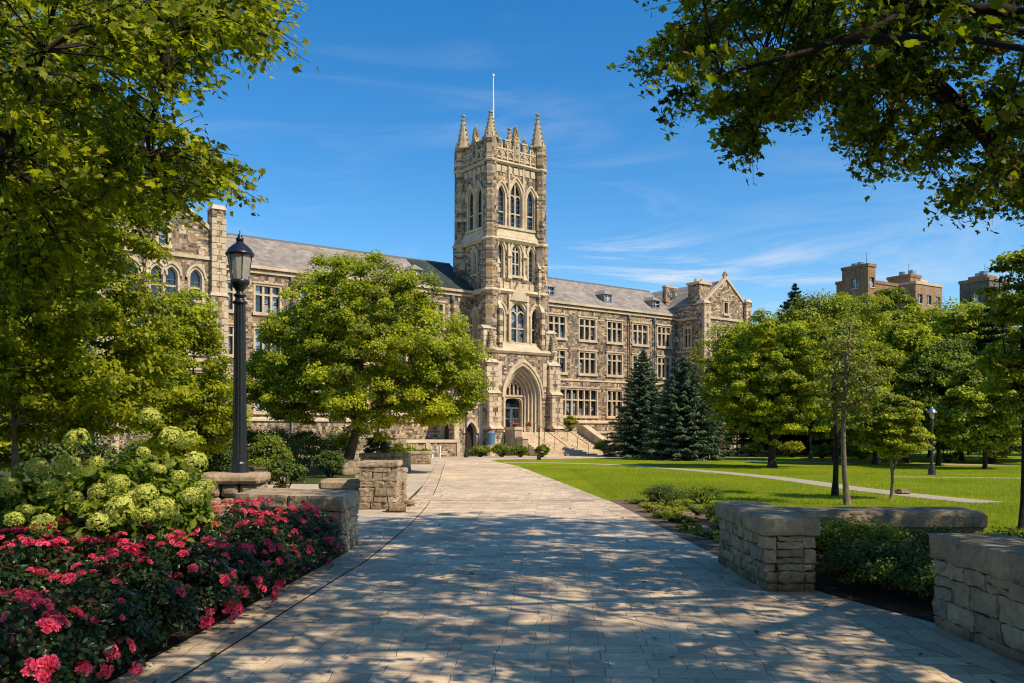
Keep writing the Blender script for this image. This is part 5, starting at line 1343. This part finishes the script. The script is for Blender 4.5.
# ================================================================== OVERHANGING TREES
def in_poly(px, py, poly):
    c = False; j = len(poly) - 1
    for i in range(len(poly)):
        xi, yi = poly[i]; xj, yj = poly[j]
        if (yi > py) != (yj > py) and px < (xj - xi) * (py - yi) / (yj - yi) + xi: c = not c
        j = i
    return c
def limb_nearest(L, c):
    return int(np.argmin(((L - c) ** 2).sum(1)))
def overhang(name, label, base, poly, box, ell, limbs, trunk, n_in, n_out, per, leaf, mat, seed, lower=4.2, gap=-.12, ynear=0, keep_light=False, shrink=(0, 10)):
    """a big tree whose lower boughs hang into view. poly is the outline the boughs make when seen from the path (a natural crown edge)"""
    rng = np.random.default_rng(seed)
    root = thing(name, label, 'tree', base, 0)
    B = np.array(base)
    tb = MB()
    tb.tube([Vector(p) - Vector(base) for p in trunk[0]], trunk[1], 12)
    Lp = [Vector(p) for p in trunk[0][1:]]
    for pts, r0 in limbs:
        P = smooth3(pts, 4); n = len(P)
        tb.tube([p - Vector(base) for p in P], [r0 * (1 - .82 * i / (n - 1)) for i in range(n)], 8); Lp += P
    L = np.array([tuple(p) for p in Lp])
    cen = []; a = b = 0; it = 0
    while (a < n_in or b < n_out) and it < 600000:
        it += 1
        p = np.array([rng.uniform(*box[0]), rng.uniform(*box[1]), rng.uniform(*box[2])])
        if p[1] < 1.5: vis = False
        else:
            sx = 512 + p[0] / p[1] * FPX; sy = HORIZON - (p[2] - CAM_H) / p[1] * FPX
            vis = -45 < sx < 1070 and -30 < sy < 720
        q = (p - np.array(ell[:3])) / np.array(ell[3:])
        if (q ** 2).sum() > 1: continue
        wob = noise.noise(Vector(p * .55)) + .6 * noise.noise(Vector(p * 1.5))
        if wob < (gap if vis else gap - .06): continue
        if keep_light and p[0] - .80 * (p[2] - 1) < -3.8 and rng.random() < .985: continue
        if vis:
            if a >= n_in or not in_poly(sx + rng.normal() * 3 + shrink[0], sy + rng.normal() * 3 + shrink[1], poly): continue
            if p[1] < ynear and (p[1] < 7.5 or rng.random() < .85): continue
            a += 1
        else:
            if b >= n_out or p[2] < lower: continue
            b += 1
        cen.append((p, vis))
    # secondary boughs first, so that every spray hangs on something near
    order = rng.permutation(len(cen))
    for i in order[:150]:
        C = Vector(cen[i][0]); A = Vector(L[limb_nearest(L, cen[i][0])]); d = (C - A).length
        if d < .5 or (cen[i][1] and d > 2.4): continue
        pts = smooth3([A, A.lerp(C, .5) + Vector((rng.normal() * .1, rng.normal() * .1, .12)) * d, C], 4)
        tb.tube([v - Vector(base) for v in pts], [.012 + .022 * d * .5 * (1 - k / (len(pts) - 1)) for k in range(len(pts))], 5)
        L = np.concatenate([L, np.array([tuple(v) for v in pts])])
    Ps, Ns, Ts = [], [], []
    for p, vis in cen:
        A = Vector(L[limb_nearest(L, p)]); C = Vector(p); D = C - A
        if vis and D.length > 1.6: continue
        mid = A.lerp(C, .55) + Vector((0, 0, .10 * D.length))
        tb.tube([A - Vector(base), mid - Vector(base), C - Vector(base)], [.014, .009, .005], 4)
        dirv = (C - mid); dirv.normalize() if dirv.length > .01 else None
        base_t = rng.uniform(.1, .8)
        nt_ = 5 if vis else 4
        for tw in range(nt_):
            an = rng.uniform(-1.5, 1.5) if tw else 0.0
            d = Vector((dirv.x * math.cos(an) - dirv.y * math.sin(an), dirv.x * math.sin(an) + dirv.y * math.cos(an), dirv.z * .4 + rng.normal() * .22))
            d.normalize(); ln = rng.uniform(.28, .52) * (1 if vis else 1.35)
            E = C + d * ln + Vector((0, 0, -.25 * ln * ln - .03))
            S = C - d * .05
            if vis: tb.tube([S - Vector(base), S.lerp(E, .5) + Vector((0, 0, .02)) - Vector(base), E - Vector(base)], [.005, .004, .002], 3)
            n = max(4, int(per / nt_ * rng.uniform(.7, 1.3)))
            t = np.linspace(.12, 1.04, n)[:, None]
            pos = np.array(S) * (1 - t) + np.array(E) * t
            side = np.array(d.cross(Vector((0, 0, 1)))); side /= (np.linalg.norm(side) + 1e-6)
            alt = np.where(np.arange(n) % 2 == 0, 1.0, -1.0)[:, None]
            pos = pos + side * alt * rng.uniform(.025, .085, (n, 1)) + rng.normal(size=(n, 3)) * np.array([.02, .02, .03])
            Ps.append(pos)
            Ns.append(np.array([.36, -.34, .62]) + side * alt * .25 + rng.normal(size=(n, 3)) * .5)
            Ts.append(np.clip(base_t + rng.normal(size=n) * .25, 0, 1))
    P = np.concatenate(Ps) - B; Nn = np.concatenate(Ns); T = np.concatenate(Ts)
    tb.build('trunk', M['barkdark'], root)
    link_mesh('crown', leaf_mesh('crown', P, Nn, leaf * rng.uniform(.5, 1.25, len(P)), T, T_MAPLE, mat, rng), root)
    return root
def smooth3(pts, n=4):
    out = []; P = [Vector(pts[0])] + [Vector(p) for p in pts] + [Vector(pts[-1])]
    for i in range(1, len(P) - 2):
        for t in range(n):
            t /= n
            out.append(0.5 * ((2 * P[i]) + (P[i + 1] - P[i - 1]) * t + (2 * P[i - 1] - 5 * P[i] + 4 * P[i + 1] - P[i + 2]) * t * t + (-P[i - 1] + 3 * P[i] - 3 * P[i + 1] + P[i + 2]) * t ** 3))
    out.append(P[-1]); return out
def pt(px, py, Y): return ((px - 512) / FPX * Y, Y, hz(py, Y))

POLY_R = [(590, -50), (592, 2), (604, 18), (622, 20), (640, 2), (692, -4), (688, 15), (662, 35), (648, 70), (664, 80), (684, 95), (692, 120), (702, 116), (708, 84), (722, 84), (722, 118), (736, 124), (752, 152), (764, 148), (776, 114), (800, 118),
          (826, 118), (832, 98), (850, 96), (864, 142), (876, 146), (884, 182), (905, 184), (932, 172), (948, 204), (975, 214), (988, 190), (1024, 205), (1200, 250), (1200, -50)]
overhang('maple_tree', 'overhanging maple with dark limbs reaching in at the top right', (9.6, 9.2, 0), POLY_R, ((-3, 18), (-3, 16.5), (4.2, 14.5)), (7.4, 8.4, 9.8, 10.0, 10.2, 6.6),
         [([(9.5, 9.4, 4.2), pt(1040, 175, 10.6), pt(987, 137, 10.8), pt(947, 93, 11.0), pt(905, 55, 11.2), pt(880, 22, 11.3), pt(854, -20, 11.5), pt(800, -90, 12)], .13),
          ([pt(978, 125, 10.8), pt(930, 95, 11.6), pt(898, 91, 12.0), pt(840, 80, 12.8)], .07),
          ([(9.6, 9.3, 4.9), pt(1060, 30, 10.0), pt(1000, 10, 10.0), pt(969, 9, 10.0), pt(916, 4, 9.9), pt(876, 27, 9.7), pt(800, 53, 9.4), pt(720, 75, 9.0)], .09),
          ([pt(916, 4, 9.9), pt(820, -10, 9.8), pt(720, -15, 9.6), pt(610, -5, 9.4)], .06),
          ([(9.5, 9.4, 5.2), (8.5, 12, 7.5), (6.5, 14.5, 9)], .12), ([(9.5, 9.3, 5.4), (7, 7, 8), (4, 5.5, 9.5)], .13), ([(9.6, 9.3, 5.6), (8, 9, 9), (6, 9.5, 12.5)], .15), ([(9.7, 9.2, 5), (12, 11, 7.5), (14, 12.5, 9)], .12), ([(9.7, 9.2, 5), (11, 7, 7.5), (13, 5, 9)], .12),
          ([(8, 9, 9), (5, 11, 10), (2.5, 12.5, 10.6)], .08), ([(7, 7, 8), (4.5, 8.5, 9.6), (1.5, 8.5, 10.2)], .08), ([(9.6, 9.2, 5.4), (8.5, 5, 8), (6.5, 1.5, 9.5), (5, -1, 10)], .12), ([(8.5, 5, 8), (4.5, 3.5, 9.6), (1, 3, 10)], .08)],
         ([(9.6, 9.2, -.05), (9.62, 9.25, 1.5), (9.55, 9.35, 3.2), (9.6, 9.3, 5.6)], [.42, .32, .29, .26]), 640, 2000, 48, .095, M['maple'], 61, gap=.05, shrink=(8, 8), ynear=9.6, keep_light=True)
POLY_L = [(-60, -60), (305, -60), (290, 12), (280, 50), (255, 50), (228, 56), (217, 84), (195, 80), (178, 84), (160, 70), (135, 76), (100, 86), (135, 104), (165, 116), (188, 128), (206, 142), (204, 150), (228, 156), (256, 182), (248, 196), (232, 190), (212, 200), (202, 216), (186, 208),
          (165, 192), (148, 200), (136, 218), (120, 238), (100, 262), (50, 292), (-60, 300)]
overhang('maple_tree', 'overhanging sunlit maple filling the top left above the hydrangeas', (-9.8, 8.2, 0), POLY_L, ((-17, -1.5), (5.5, 14), (3.2, 13)), (-8.2, 9.5, 8.0, 7.2, 5.6, 5.4),
         [([(-9.8, 8.3, 4.2), pt(-20, 190, 10.2), pt(60, 165, 10.4), pt(130, 150, 10.6), pt(190, 165, 10.8), pt(235, 178, 10.9)], .12),
          ([(-9.8, 8.3, 4.6), pt(-30, 60, 10), pt(60, 30, 10.2), pt(140, 20, 10.4), pt(220, 30, 10.6), pt(270, 35, 10.7)], .13), ([(-9.8, 8.3, 5), (-8, 10, 8), (-6, 11.5, 10.5)], .13), ([(-9.8, 8.3, 5), (-11, 9, 8), (-13, 10, 10)], .12), ([(-9.8, 8.3, 4), (-8.5, 11, 5.2), (-7.2, 12.6, 5.6)], .09)],
         ([(-9.8, 8.2, -.05), (-9.75, 8.2, 1.6), (-9.85, 8.3, 3.4), (-9.8, 8.3, 5.2)], [.40, .30, .27, .24]), 900, 200, 48, .080, M['maplesun'], 62, lower=3.4, gap=-.08, shrink=(24, 8))

# unseen trees added behind the viewer to block sky light from the foreground
for i, (x, y, lab) in enumerate([(-6.5, -7.0, 'unseen tree added behind the viewer left of the path to block sky light'), (7.5, -10.0, 'unseen tree added behind the viewer right of the path to block sky light'), (0.5, -16.0, 'unseen tree added behind the viewer at the near path end to block sky light')]):
    make_tree('sky_block_tree', lab, x, y, [(0, 0, 8.5, 6.0, 5.0, 4.6), (2.5, 0, 6.6, 4.2, 4, 3.0), (-2.8, 0, 6.8, 4.2, 4, 3.0), (0, 0, 11.5, 4.2, 4, 3)], 4.0, .34, .42, 420, 70, 1.0, M['treefar'], M['barkdark'], 900 + i, 'unseen trees added to block sky light', flat=.8)

# ================================================================== GARDEN WALLS
stone_wall('garden_wall', 'thick stone pier with a flat cap slab on the right edge of the path', 'stone wall', (4.15, 11.85), (0, 1), (-1, 0), 2.65, .70, 1.02, .25, .05, 71, capseg=1, courses=5, block=(.2, .44))
stone_wall('garden_wall', 'long stone wall at the right edge nearest the viewer with grey cap', 'stone wall', (5.47, 3.4), (0, 1), (-1, 0), 6.4, .72, 1.05, .28, .05, 72, capseg=2, courses=4, block=(.28, .6))
stone_wall('garden_wall', 'stone wall with rough-hewn cap at the end of the rose bed', 'stone wall', (-5.15, 16.2), (2.15, -.8), (0, 1), 2.29, 1.65, 1.04, .27, .04, 73, capseg=2, courses=4, block=(.5, .95))
def stone_seat(label, x0, x1, y0, y1, top, th, seed, mat='rock', supports=3, rough=.035):
    root = thing('stone_bench', label, 'stone bench', (x0, y0, 0))
    mb = MB(); rock_box(mb, (x1 - x0, y1 - y0, th), lambda p, q, r: (p, q, top - th + r), seed, rough, .08, .05, 0, 2.0, True); mb.build('slab', M[mat], root)
    for i in range(supports):
        w = .55; x = (i + .5) * (x1 - x0) / supports - w / 2
        mb = MB(); rock_box(mb, (w, (y1 - y0) * .7, top - th + .01), lambda p, q, r, x=x: (x + p, (y1 - y0) * .15 + q, r - .01), seed + 5 + i, .03, .1, .03, 0, 3); mb.build('support', M[mat], root)
    return root
stone_seat('long low rough stone slab between the right pier and the right wall', 4.62, 7.95, 14.45, 15.45, .86, .34, 81, supports=4)
stone_seat('low weathered stone seat slab left of the stepped stone pier', -5.55, -4.2, 24.9, 25.9, .80, .32, 82, 'rockwarm', 2)
stone_seat('grey stone bench by the dark shrubs behind the lamp', -10.6, -9.3, 35.4, 36.0, .9, .25, 83, 'rock', 2)
# lamp slab
root = thing('stone_plinth', 'flat stone slab carrying the black street lamp', 'stone plinth', (-6.6, 21.0, 0))
mb = MB(); rock_box(mb, (1.55, 1.1, .26), lambda p, q, r: (p - .88, q - .6, .94 + r), 91, .025, .09, .03, 0, 2.4, True); mb.build('cap_stone', M['rockwarm'], root)
for i in range(3):
    mb = MB(); 
    for j, (x0, w) in enumerate(((-.8, .5), (-.28, .42), (.16, .45))):
        rock_box(mb, (w, .95, .305), lambda p, q, r, x0=x0, i=i: (x0 + p + (.03 if i % 2 else 0), q - .52, i * .315 + r), 95 + i * 3 + j, .03, .1, .03, 0, 3)
    mb.build('stone_course', M['rock'], root)
# rough stepped wall beside the path
stone_wall('garden_wall', 'rough square stone pier with stepped top beside the path, left of its sunlit middle', 'stone wall', (-4.25, 24.2), (1, .05), (0, 1), 1.05, 1.0, 1.36, .16, .05, 141, capseg=1, courses=6, block=(.22, .5))
stone_wall('garden_wall', 'low rough stone wall running back from the stepped pier along the path', 'stone wall', (-4.0, 25.35), (1, .02), (-.1, 1), .85, 3.4, .82, .16, .04, 142, capseg=1, courses=4, block=(.22, .5))
def lone_rock(label, x, y, w, d, h, seed, mat='rockwarm', rot=0.2):
    mb = MB(); rock_box(mb, (w, d, h), lambda p, q, r: ((p - w / 2) * math.cos(rot) - (q - d / 2) * math.sin(rot), (p - w / 2) * math.sin(rot) + (q - d / 2) * math.cos(rot), r - .03), seed, .06, .08, .09, 0, 2.5)
    o = mb.build('rock', M[mat]); o.location = (x, y, 0); return tag(o, label, 'rock')
lone_rock('small boulder on the ground in front of the stepped pier', -3.15, 23.6, .55, .5, .28, 121)
lone_rock('flat pale stone on the ground right of the stepped pier', -3.05, 25.4, .5, .6, .2, 122)
lone_rock('grey stone block standing behind the stepped pier', -4.0, 29.5, .7, .8, .95, 123, 'rock')
lone_rock('upright pale stone at the foot of the big maple', -8.1, 43.2, .8, .6, .8, 124, 'rock')
lone_rock('dark boulder lying against the end of the rose bed wall', -5.75, 17.0, .7, .6, .8, 125, 'rock')
lone_rock('small grey stone on the grass at the path bend', 13.6, 30.3, .5, .4, .22, 126, 'rock')
lone_rock('dark stone half buried in the small bed by the path', 4.35, 21.6, .5, .4, .22, 127, 'rock')
stone_wall('low_wall', 'low dark-fronted stone wall left of the path below the annex', 'stone wall', (-8.2, 47.0), (1, .1), (0, 1), 2.6, 1.0, 1.0, .22, .05, 131, courses=3, capseg=2)
stone_wall('low_wall', 'short pale stone wall end beside the far end of the path', 'stone wall', (-6.8, 57.2), (1, .15), (0, 1), 1.4, 1.0, .85, .2, .05, 132, courses=3, capseg=1)
stone_wall('low_wall', 'long pale stone retaining wall before the left wing', 'stone wall', (-15.5, 62.0), (1, .35), (0, 1), 8.0, .9, 1.9, .25, .06, 133, courses=6, capseg=5)
stone_wall('low_wall', 'mossy stone wall segment behind the grey stone block', 'stone wall', (-6.1, 33.8), (1, 0.05), (0, 1), 1.9, .8, .75, .2, .05, 134, courses=3, capseg=1)

# ================================================================== LAMPS, SIGNS, BINS
def big_lamp():
    root = thing('street_lamp', 'tall black fluted street lamp with a frosted lantern beside the hydrangeas', 'street lamp', (-6.57, 21.0, 1.2))
    H = 4.12
    mb = MB(); mb.rings((0, 0), [(-.02, .23), (.06, .23), (.09, .20), (.22, .195), (.26, .175)], 20); mb.build('base', M['darkmetal'], root)
    vs = []; fs = []; n = 48; Z = [.25, .7, 1.6, 2.6, 3.6, H - .05]
    for z in Z:
        r0 = .172 - .04 * z / H
        for k in range(n):
            r = r0 * (1 - (.07 if k % 4 in (1, 2) else 0)); a = 2 * PI * k / n; vs.append((r * math.cos(a), r * math.sin(a), z))
    for i in range(len(Z) - 1):
        for k in range(n): k2 = (k + 1) % n; fs.append((i * n + k, i * n + k2, (i + 1) * n + k2, (i + 1) * n + k))
    mb = MB(); mb.add(vs, fs); mb.build('pole', M['darkmetal'], root)
    mb = MB(); mb.rings((0, 0), [(H - .06, .135), (H - .04, .175), (H, .18), (H + .03, .12), (H + .1, .10), (H + .13, .15), (H + .17, .155), (H + .2, .09), (H + .26, .085), (H + .34, .16), (H + .42, .21), (H + .5, .235), (H + .53, .20)], 20, 0, 0, True); mb.build('collar', M['darkmetal'], root)
    z0 = H + .52; z1 = z0 + .62
    mb = MB(); mb.rings((0, 0), [(z0, .205), (z0 + .2, .235), (z1, .29)], 12); mb.build('lantern_glass', M['lampglass'], root)
    mb = MB()
    for k in range(6):
        a = 2 * PI * k / 6; mb.tube([(.21 * math.cos(a), .21 * math.sin(a), z0), (.298 * math.cos(a), .298 * math.sin(a), z1)], .012, 5)
    mb.build('lantern_frame', M['darkmetal'], root)
    mb = MB(); mb.rings((0, 0), [(z1 - .03, .33), (z1 + .02, .345), (z1 + .05, .31), (z1 + .13, .27), (z1 + .22, .17), (z1 + .27, .10), (z1 + .30, .09)], 20, 0, 0, True); mb.build('lamp_cap', M['darkmetal'], root)
    mb = MB(); mb.rings((0, 0), [(z1 + .29, .05), (z1 + .33, .09), (z1 + .39, .095), (z1 + .43, .05), (z1 + .47, .045), (z1 + .52, .015), (z1 + .58, .012)], 12, 0, 0, True); mb.build('finial', M['darkmetal'], root)
big_lamp()
def lawn_lamp(label, x, y, h=3.3, proto=[None]):
    if proto[0] is None:
        root = thing('lawn_lamp', label, 'lamp post', (x, y, 0), 0, 'dark lamp posts round the lawn')
        mb = MB(); mb.rings((0, 0), [(0, .2), (.25, .18), (.3, .13), (.55, .11), (.6, .075)], 12); mb.build('base', M['darkmetal'], root)
        mb = MB(); mb.rings((0, 0), [(.6, .075), (2.75, .055), (2.8, .09), (2.86, .06)], 10); mb.build('pole', M['darkmetal'], root)
        mb = MB(); mb.rings((0, 0), [(2.86, .09), (3.12, .13)], 10); mb.build('lantern_glass', M['lampglass'], root)
        mb = MB(); mb.rings((0, 0), [(3.1, .25), (3.13, .25), (3.28, .14), (3.36, .05), (3.42, .02)], 14); mb.build('lamp_cap', M['steel'], root)
        proto[0] = root
    else:
        root = copy_tree(proto[0]); root.location = (x, y, 0)
    root['label'] = label; s = h / 3.4; root.scale = (1, 1, s)
    return root
lawn_lamp('dark lamp post with flared pale shade standing on the lawn at right', 21.0, 43.5, 3.4)
lawn_lamp('lamp post left of the conical yellow-green shrub', gp(721, 75).x, 74.0, 3.0)
lawn_lamp('lamp post right of the conical yellow-green shrub', gp(737, 78).x, 78.0, 4.2)
lawn_lamp('lamp post between the round lawn tree and the sapling', gp(802, 70).x, 68.0, 3.2)
lawn_lamp('lamp post behind the small round-headed tree', gp(866, 62).x, 60.0, 3.0)
lawn_lamp('lamp post before the tower, half hidden by the big maple', gp(466, 72).x, 72.0, 4.4)
# sign post on the lawn tip
root = thing('sign_post', 'thin dark post with a small sign at the tip of the lawn', 'sign', (gp(539, 66).x, 66.0, 0))
mb = MB(); mb.rings((0, 0), [(0, .05), (2.4, .045), (2.45, .06), (2.5, .02)], 8); mb.build('pole', M['darkmetal'], root)
mb = MB(); mb.box(-.16, .16, -.08, .08, 0, .42); mb.build('base', M['wood_dark'], root)
root = thing('notice_board', 'small dark notice board on a post under the big maple', 'sign', (gp(378, 55).x, 55.0, 0))
mb = MB(); mb.rings((0, 0), [(0, .09), (2.6, .07)], 8); mb.build('pole', M['darkmetal'], root)
mb = MB(); mb.box(-.28, .28, -.14, -.075, 1.55, 2.05); mb.box(-.32, .32, -.16, -.06, 2.052, 2.12); mb.build('board', M['darkmetal'], root)
# bin on its plinth by the tower
root = thing('litter_bin', 'blue-grey round litter bin at the left foot of the tower', 'bin', (gp(491, 76).x, 76.0, 0))
mb = MB(); mb.rings((0, 0), [(0, .36), (.9, .36), (.95, .40), (1.0, .30)], 14); mb.build('base', M['lime'], root)
mb = MB(); mb.rings((0, 0), [(1.0, .30), (1.05, .33), (1.9, .36), (1.95, .40), (2.02, .40), (2.04, .34)], 16); mb.build('body', M['bluebin'], root)
mb = MB(); mb.rings((0, 0), [(2.03, .36), (2.12, .30), (2.2, .12)], 16); mb.build('lid', M['bluebin'], root)
# white hand rail by the annex
root = thing('handrail', 'small pale hand rail beside the annex doorway', 'hand rail', (gp(437, 70).x, 70.0, 0))
mb = MB(); mb.tube([(-.35, 0, 0), (-.35, 0, 1.0), (.3, -.3, 1.0), (.3, -.3, 0)], .035); mb.tube([(-.35, 0, .55), (.3, -.3, .55)], .025); mb.build('rail', M['whitepaint'], root)
# flower pots at the door
def hall_pt(u, v, z):
    c, s = math.cos(R(37)), math.sin(R(37)); return (-1.99 + u * c - v * s, 80 + u * s + v * c, z)
for k, (u, v, lab) in enumerate([(1.75, -1.6, 'pot of red flowers on the left of the entrance door'), (3.1, -1.75, 'pot of red flowers in front of the entrance door')]):
    p = hall_pt(u, v, 2.1)
    root = thing('flower_pot', lab, 'flower pot', p)
    mb = MB(); mb.rings((0, 0), [(0, .2), (.42, .3), (.5, .32), (.5, .26)], 14); mb.build('pot', M['lime'], root)
    rng = np.random.default_rng(500 + k); cen = [(np.array([rng.normal() * .12, rng.normal() * .12, .62 + rng.normal() * .08]), np.array([0, 0, 1.])) for _ in range(10)]
    P, Nn, T = clump_leaves(rng, cen, 30, .2); link_mesh('foliage', leaf_mesh('foliage', P, Nn, .1, T, T_OVAL, M['shrubdark'], rng), root)
    cen = [(np.array([rng.normal() * .16, rng.normal() * .16 - .05, .80 + rng.normal() * .09]), np.array([0, 0, 1.])) for _ in range(12)]
    P, Nn, T = clump_leaves(rng, cen, 22, .12); link_mesh('flower', leaf_mesh('flower', P, Nn, .09, T, T_OVAL, M['rose'], rng), root)

# ================================================================== STUFF ON THE GROUND
rng = np.random.default_rng(77)
n = 230; X = rng.uniform(-4.6, 4.6, n); Y = 6.2 + 30 * rng.random(n) ** 1.4
edge = rng.random(n) < .5; X = np.where(edge, np.where(rng.random(n) < .6, -3.1 - .012 * (15 - Y) + np.abs(rng.normal(size=n)) * .25, 3.6 - np.abs(rng.normal(size=n)) * .3 + np.clip((11.5 - Y) * .22, 0, 2)), X)
P = np.stack([X, Y, np.full(n, .030)], 1); Nn = np.array([0, 0, 1.]) + rng.normal(size=(n, 3)) * .22
tag(link_mesh('fallen_leaves', leaf_mesh('fallen_leaves', P, Nn, .07 * rng.uniform(.5, 1.2, n), rng.random(n), T_MAPLE, M['fallen'], rng)), kind='stuff')
n = 150000; Yg = 15.6 + 38 * rng.random(n) ** 1.7; Xg = 3.2 + rng.random(n) * (2 + Yg * .62)
lim = np.interp(Yg, [15, 20, 26, 38, 54], [4.6, 3.5, 3.25, 2.1, .5])
pth = smooth_pts([(-0.6, 60.2), (3.0, 59.6), (6.5, 56.5), (10.2, 48.5), (12.3, 40.8), (13.1, 33.0), (13.9, 28.8), (14.6, 26.6)])
pxs = np.interp(Yg, [p[1] for p in pth][::-1], [p[0] for p in pth][::-1])
keep = (Xg > lim) & ~((np.abs(Xg - pxs) < .75) & (Yg > 26.5)) & ~((Xg < 6.6) & (Yg < 27.6) & (Yg > 19)) & ~((Xg < 8.3) & (Yg < 15.6))
Xg, Yg = Xg[keep], Yg[keep]; n = len(Xg)
P = np.stack([Xg, Yg, np.full(n, .004)], 1)
Nn = np.stack([rng.normal(size=n) * .6, -np.ones(n), rng.normal(size=n) * .2], 1); yd = np.stack([rng.normal(size=n) * .35, rng.normal(size=n) * .35, np.ones(n)], 1)
tag(link_mesh('grass', leaf_mesh('grass', P, Nn, rng.uniform(.05, .10, n), .3 + .4 * rng.random(n), T_BLADE, M['grassblade'], rng, yaxis=yd)), kind='stuff')

# ================================================================== LIGHT
SUN_EL = 47.0; SUN_H = Vector((.83, -.555, 0)).normalized()
sd = Vector((SUN_H.x * math.cos(R(SUN_EL)), SUN_H.y * math.cos(R(SUN_EL)), math.sin(R(SUN_EL))))
sl_ = bpy.data.lights.new('sun', 'SUN'); sl_.energy = 5.0; sl_.angle = R(.53); sl_.color = (1.0, .86, .65)
so = bpy.data.objects.new('sun', sl_); COL.objects.link(so); so.rotation_euler = sd.to_track_quat('Z', 'Y').to_euler(); so.location = (20, -10, 40)
w = bpy.data.worlds.new('World'); SC.world = w; w.use_nodes = True
nt = w.node_tree; nt.nodes.clear(); g = NT(nt)
sky = g.n('ShaderNodeTexSky'); sky.sky_type = 'NISHITA'; sky.sun_disc = False; sky.sun_elevation = R(SUN_EL); sky.sun_rotation = math.atan2(SUN_H.x, SUN_H.y)
sky.altitude = 100; sky.air_density = 1.0; sky.dust_density = 0.35; sky.ozone_density = 2.6
hs = g.n('ShaderNodeHueSaturation'); hs.inputs['Saturation'].default_value = 1.40; hs.inputs['Value'].default_value = 1.16; g.l(sky.outputs[0], hs.inputs['Color'])
# thin cirrus
gen = g.n('ShaderNodeTexCoord').outputs['Generated']
mp = g.n('ShaderNodeMapping'); g.l(gen, mp.inputs[0]); mp.inputs['Rotation'].default_value = (R(0), R(14), 0); mp.inputs['Scale'].default_value = (2.4, 2.4, 15.0); mp.inputs['Location'].default_value = (.35, .2, .4)
n1 = g.n('ShaderNodeTexNoise'); n1.inputs['Scale'].default_value = 1.5; n1.inputs['Detail'].default_value = 9; n1.inputs['Roughness'].default_value = .62; n1.inputs['Distortion'].default_value = .7; g.l(mp.outputs[0], n1.inputs['Vector'])
n2 = g.n('ShaderNodeTexNoise'); n2.inputs['Scale'].default_value = 2.2; n2.inputs['Detail'].default_value = 2; mp2 = g.n('ShaderNodeMapping'); g.l(gen, mp2.inputs[0]); mp2.inputs['Location'].default_value = (5.3, .57, .1); g.l(mp2.outputs[0], n2.inputs['Vector'])
sz = g.n('ShaderNodeSeparateXYZ'); g.l(gen, sz.inputs[0])
band = g.ramp(sz.outputs[2], [(.02, (.5,) * 3), (.09, (1,) * 3), (.18, (1,) * 3), (.22, (.3,) * 3), (.34, (.12,) * 3), (.45, (0,) * 3)])
cl = g.math('MULTIPLY', g.ramp(n1.outputs['Fac'], [(.47, (0,) * 3), (.67, (1,) * 3)]), g.ramp(n2.outputs['Fac'], [(.43, (0,) * 3), (.58, (1,) * 3)]))
n3 = g.n('ShaderNodeTexNoise'); n3.inputs['Scale'].default_value = 2.2; n3.inputs['Detail'].default_value = 2; mp3 = g.n('ShaderNodeMapping'); g.l(gen, mp3.inputs[0]); mp3.inputs['Location'].default_value = (.3, .07, .1); g.l(mp3.outputs[0], n3.inputs['Vector'])
cl2 = g.math('MULTIPLY', g.ramp(n1.outputs['Fac'], [(.49, (0,) * 3), (.66, (1,) * 3)]), g.ramp(n3.outputs['Fac'], [(.44, (0,) * 3), (.58, (1,) * 3)]))
cl = g.math('MULTIPLY', g.math('MAXIMUM', g.math('MULTIPLY', cl, .65), cl2), band)
colr = g.mix(cl, hs.outputs[0], (5.6, 5.9, 6.3))
bg = g.n('ShaderNodeBackground'); bg.inputs['Strength'].default_value = .15; g.l(colr, bg.inputs['Color'])
ow = g.n('ShaderNodeOutputWorld'); g.l(bg.outputs[0], ow.inputs['Surface'])
SC.view_settings.view_transform = 'Standard'; SC.view_settings.look = 'None'; SC.view_settings.exposure = 0
SC.cycles.max_bounces = 6; SC.cycles.diffuse_bounces = 3; SC.cycles.glossy_bounces = 2; SC.cycles.transmission_bounces = 4
SC.cycles.use_denoising = True; SC.cycles.filter_width = 1.1
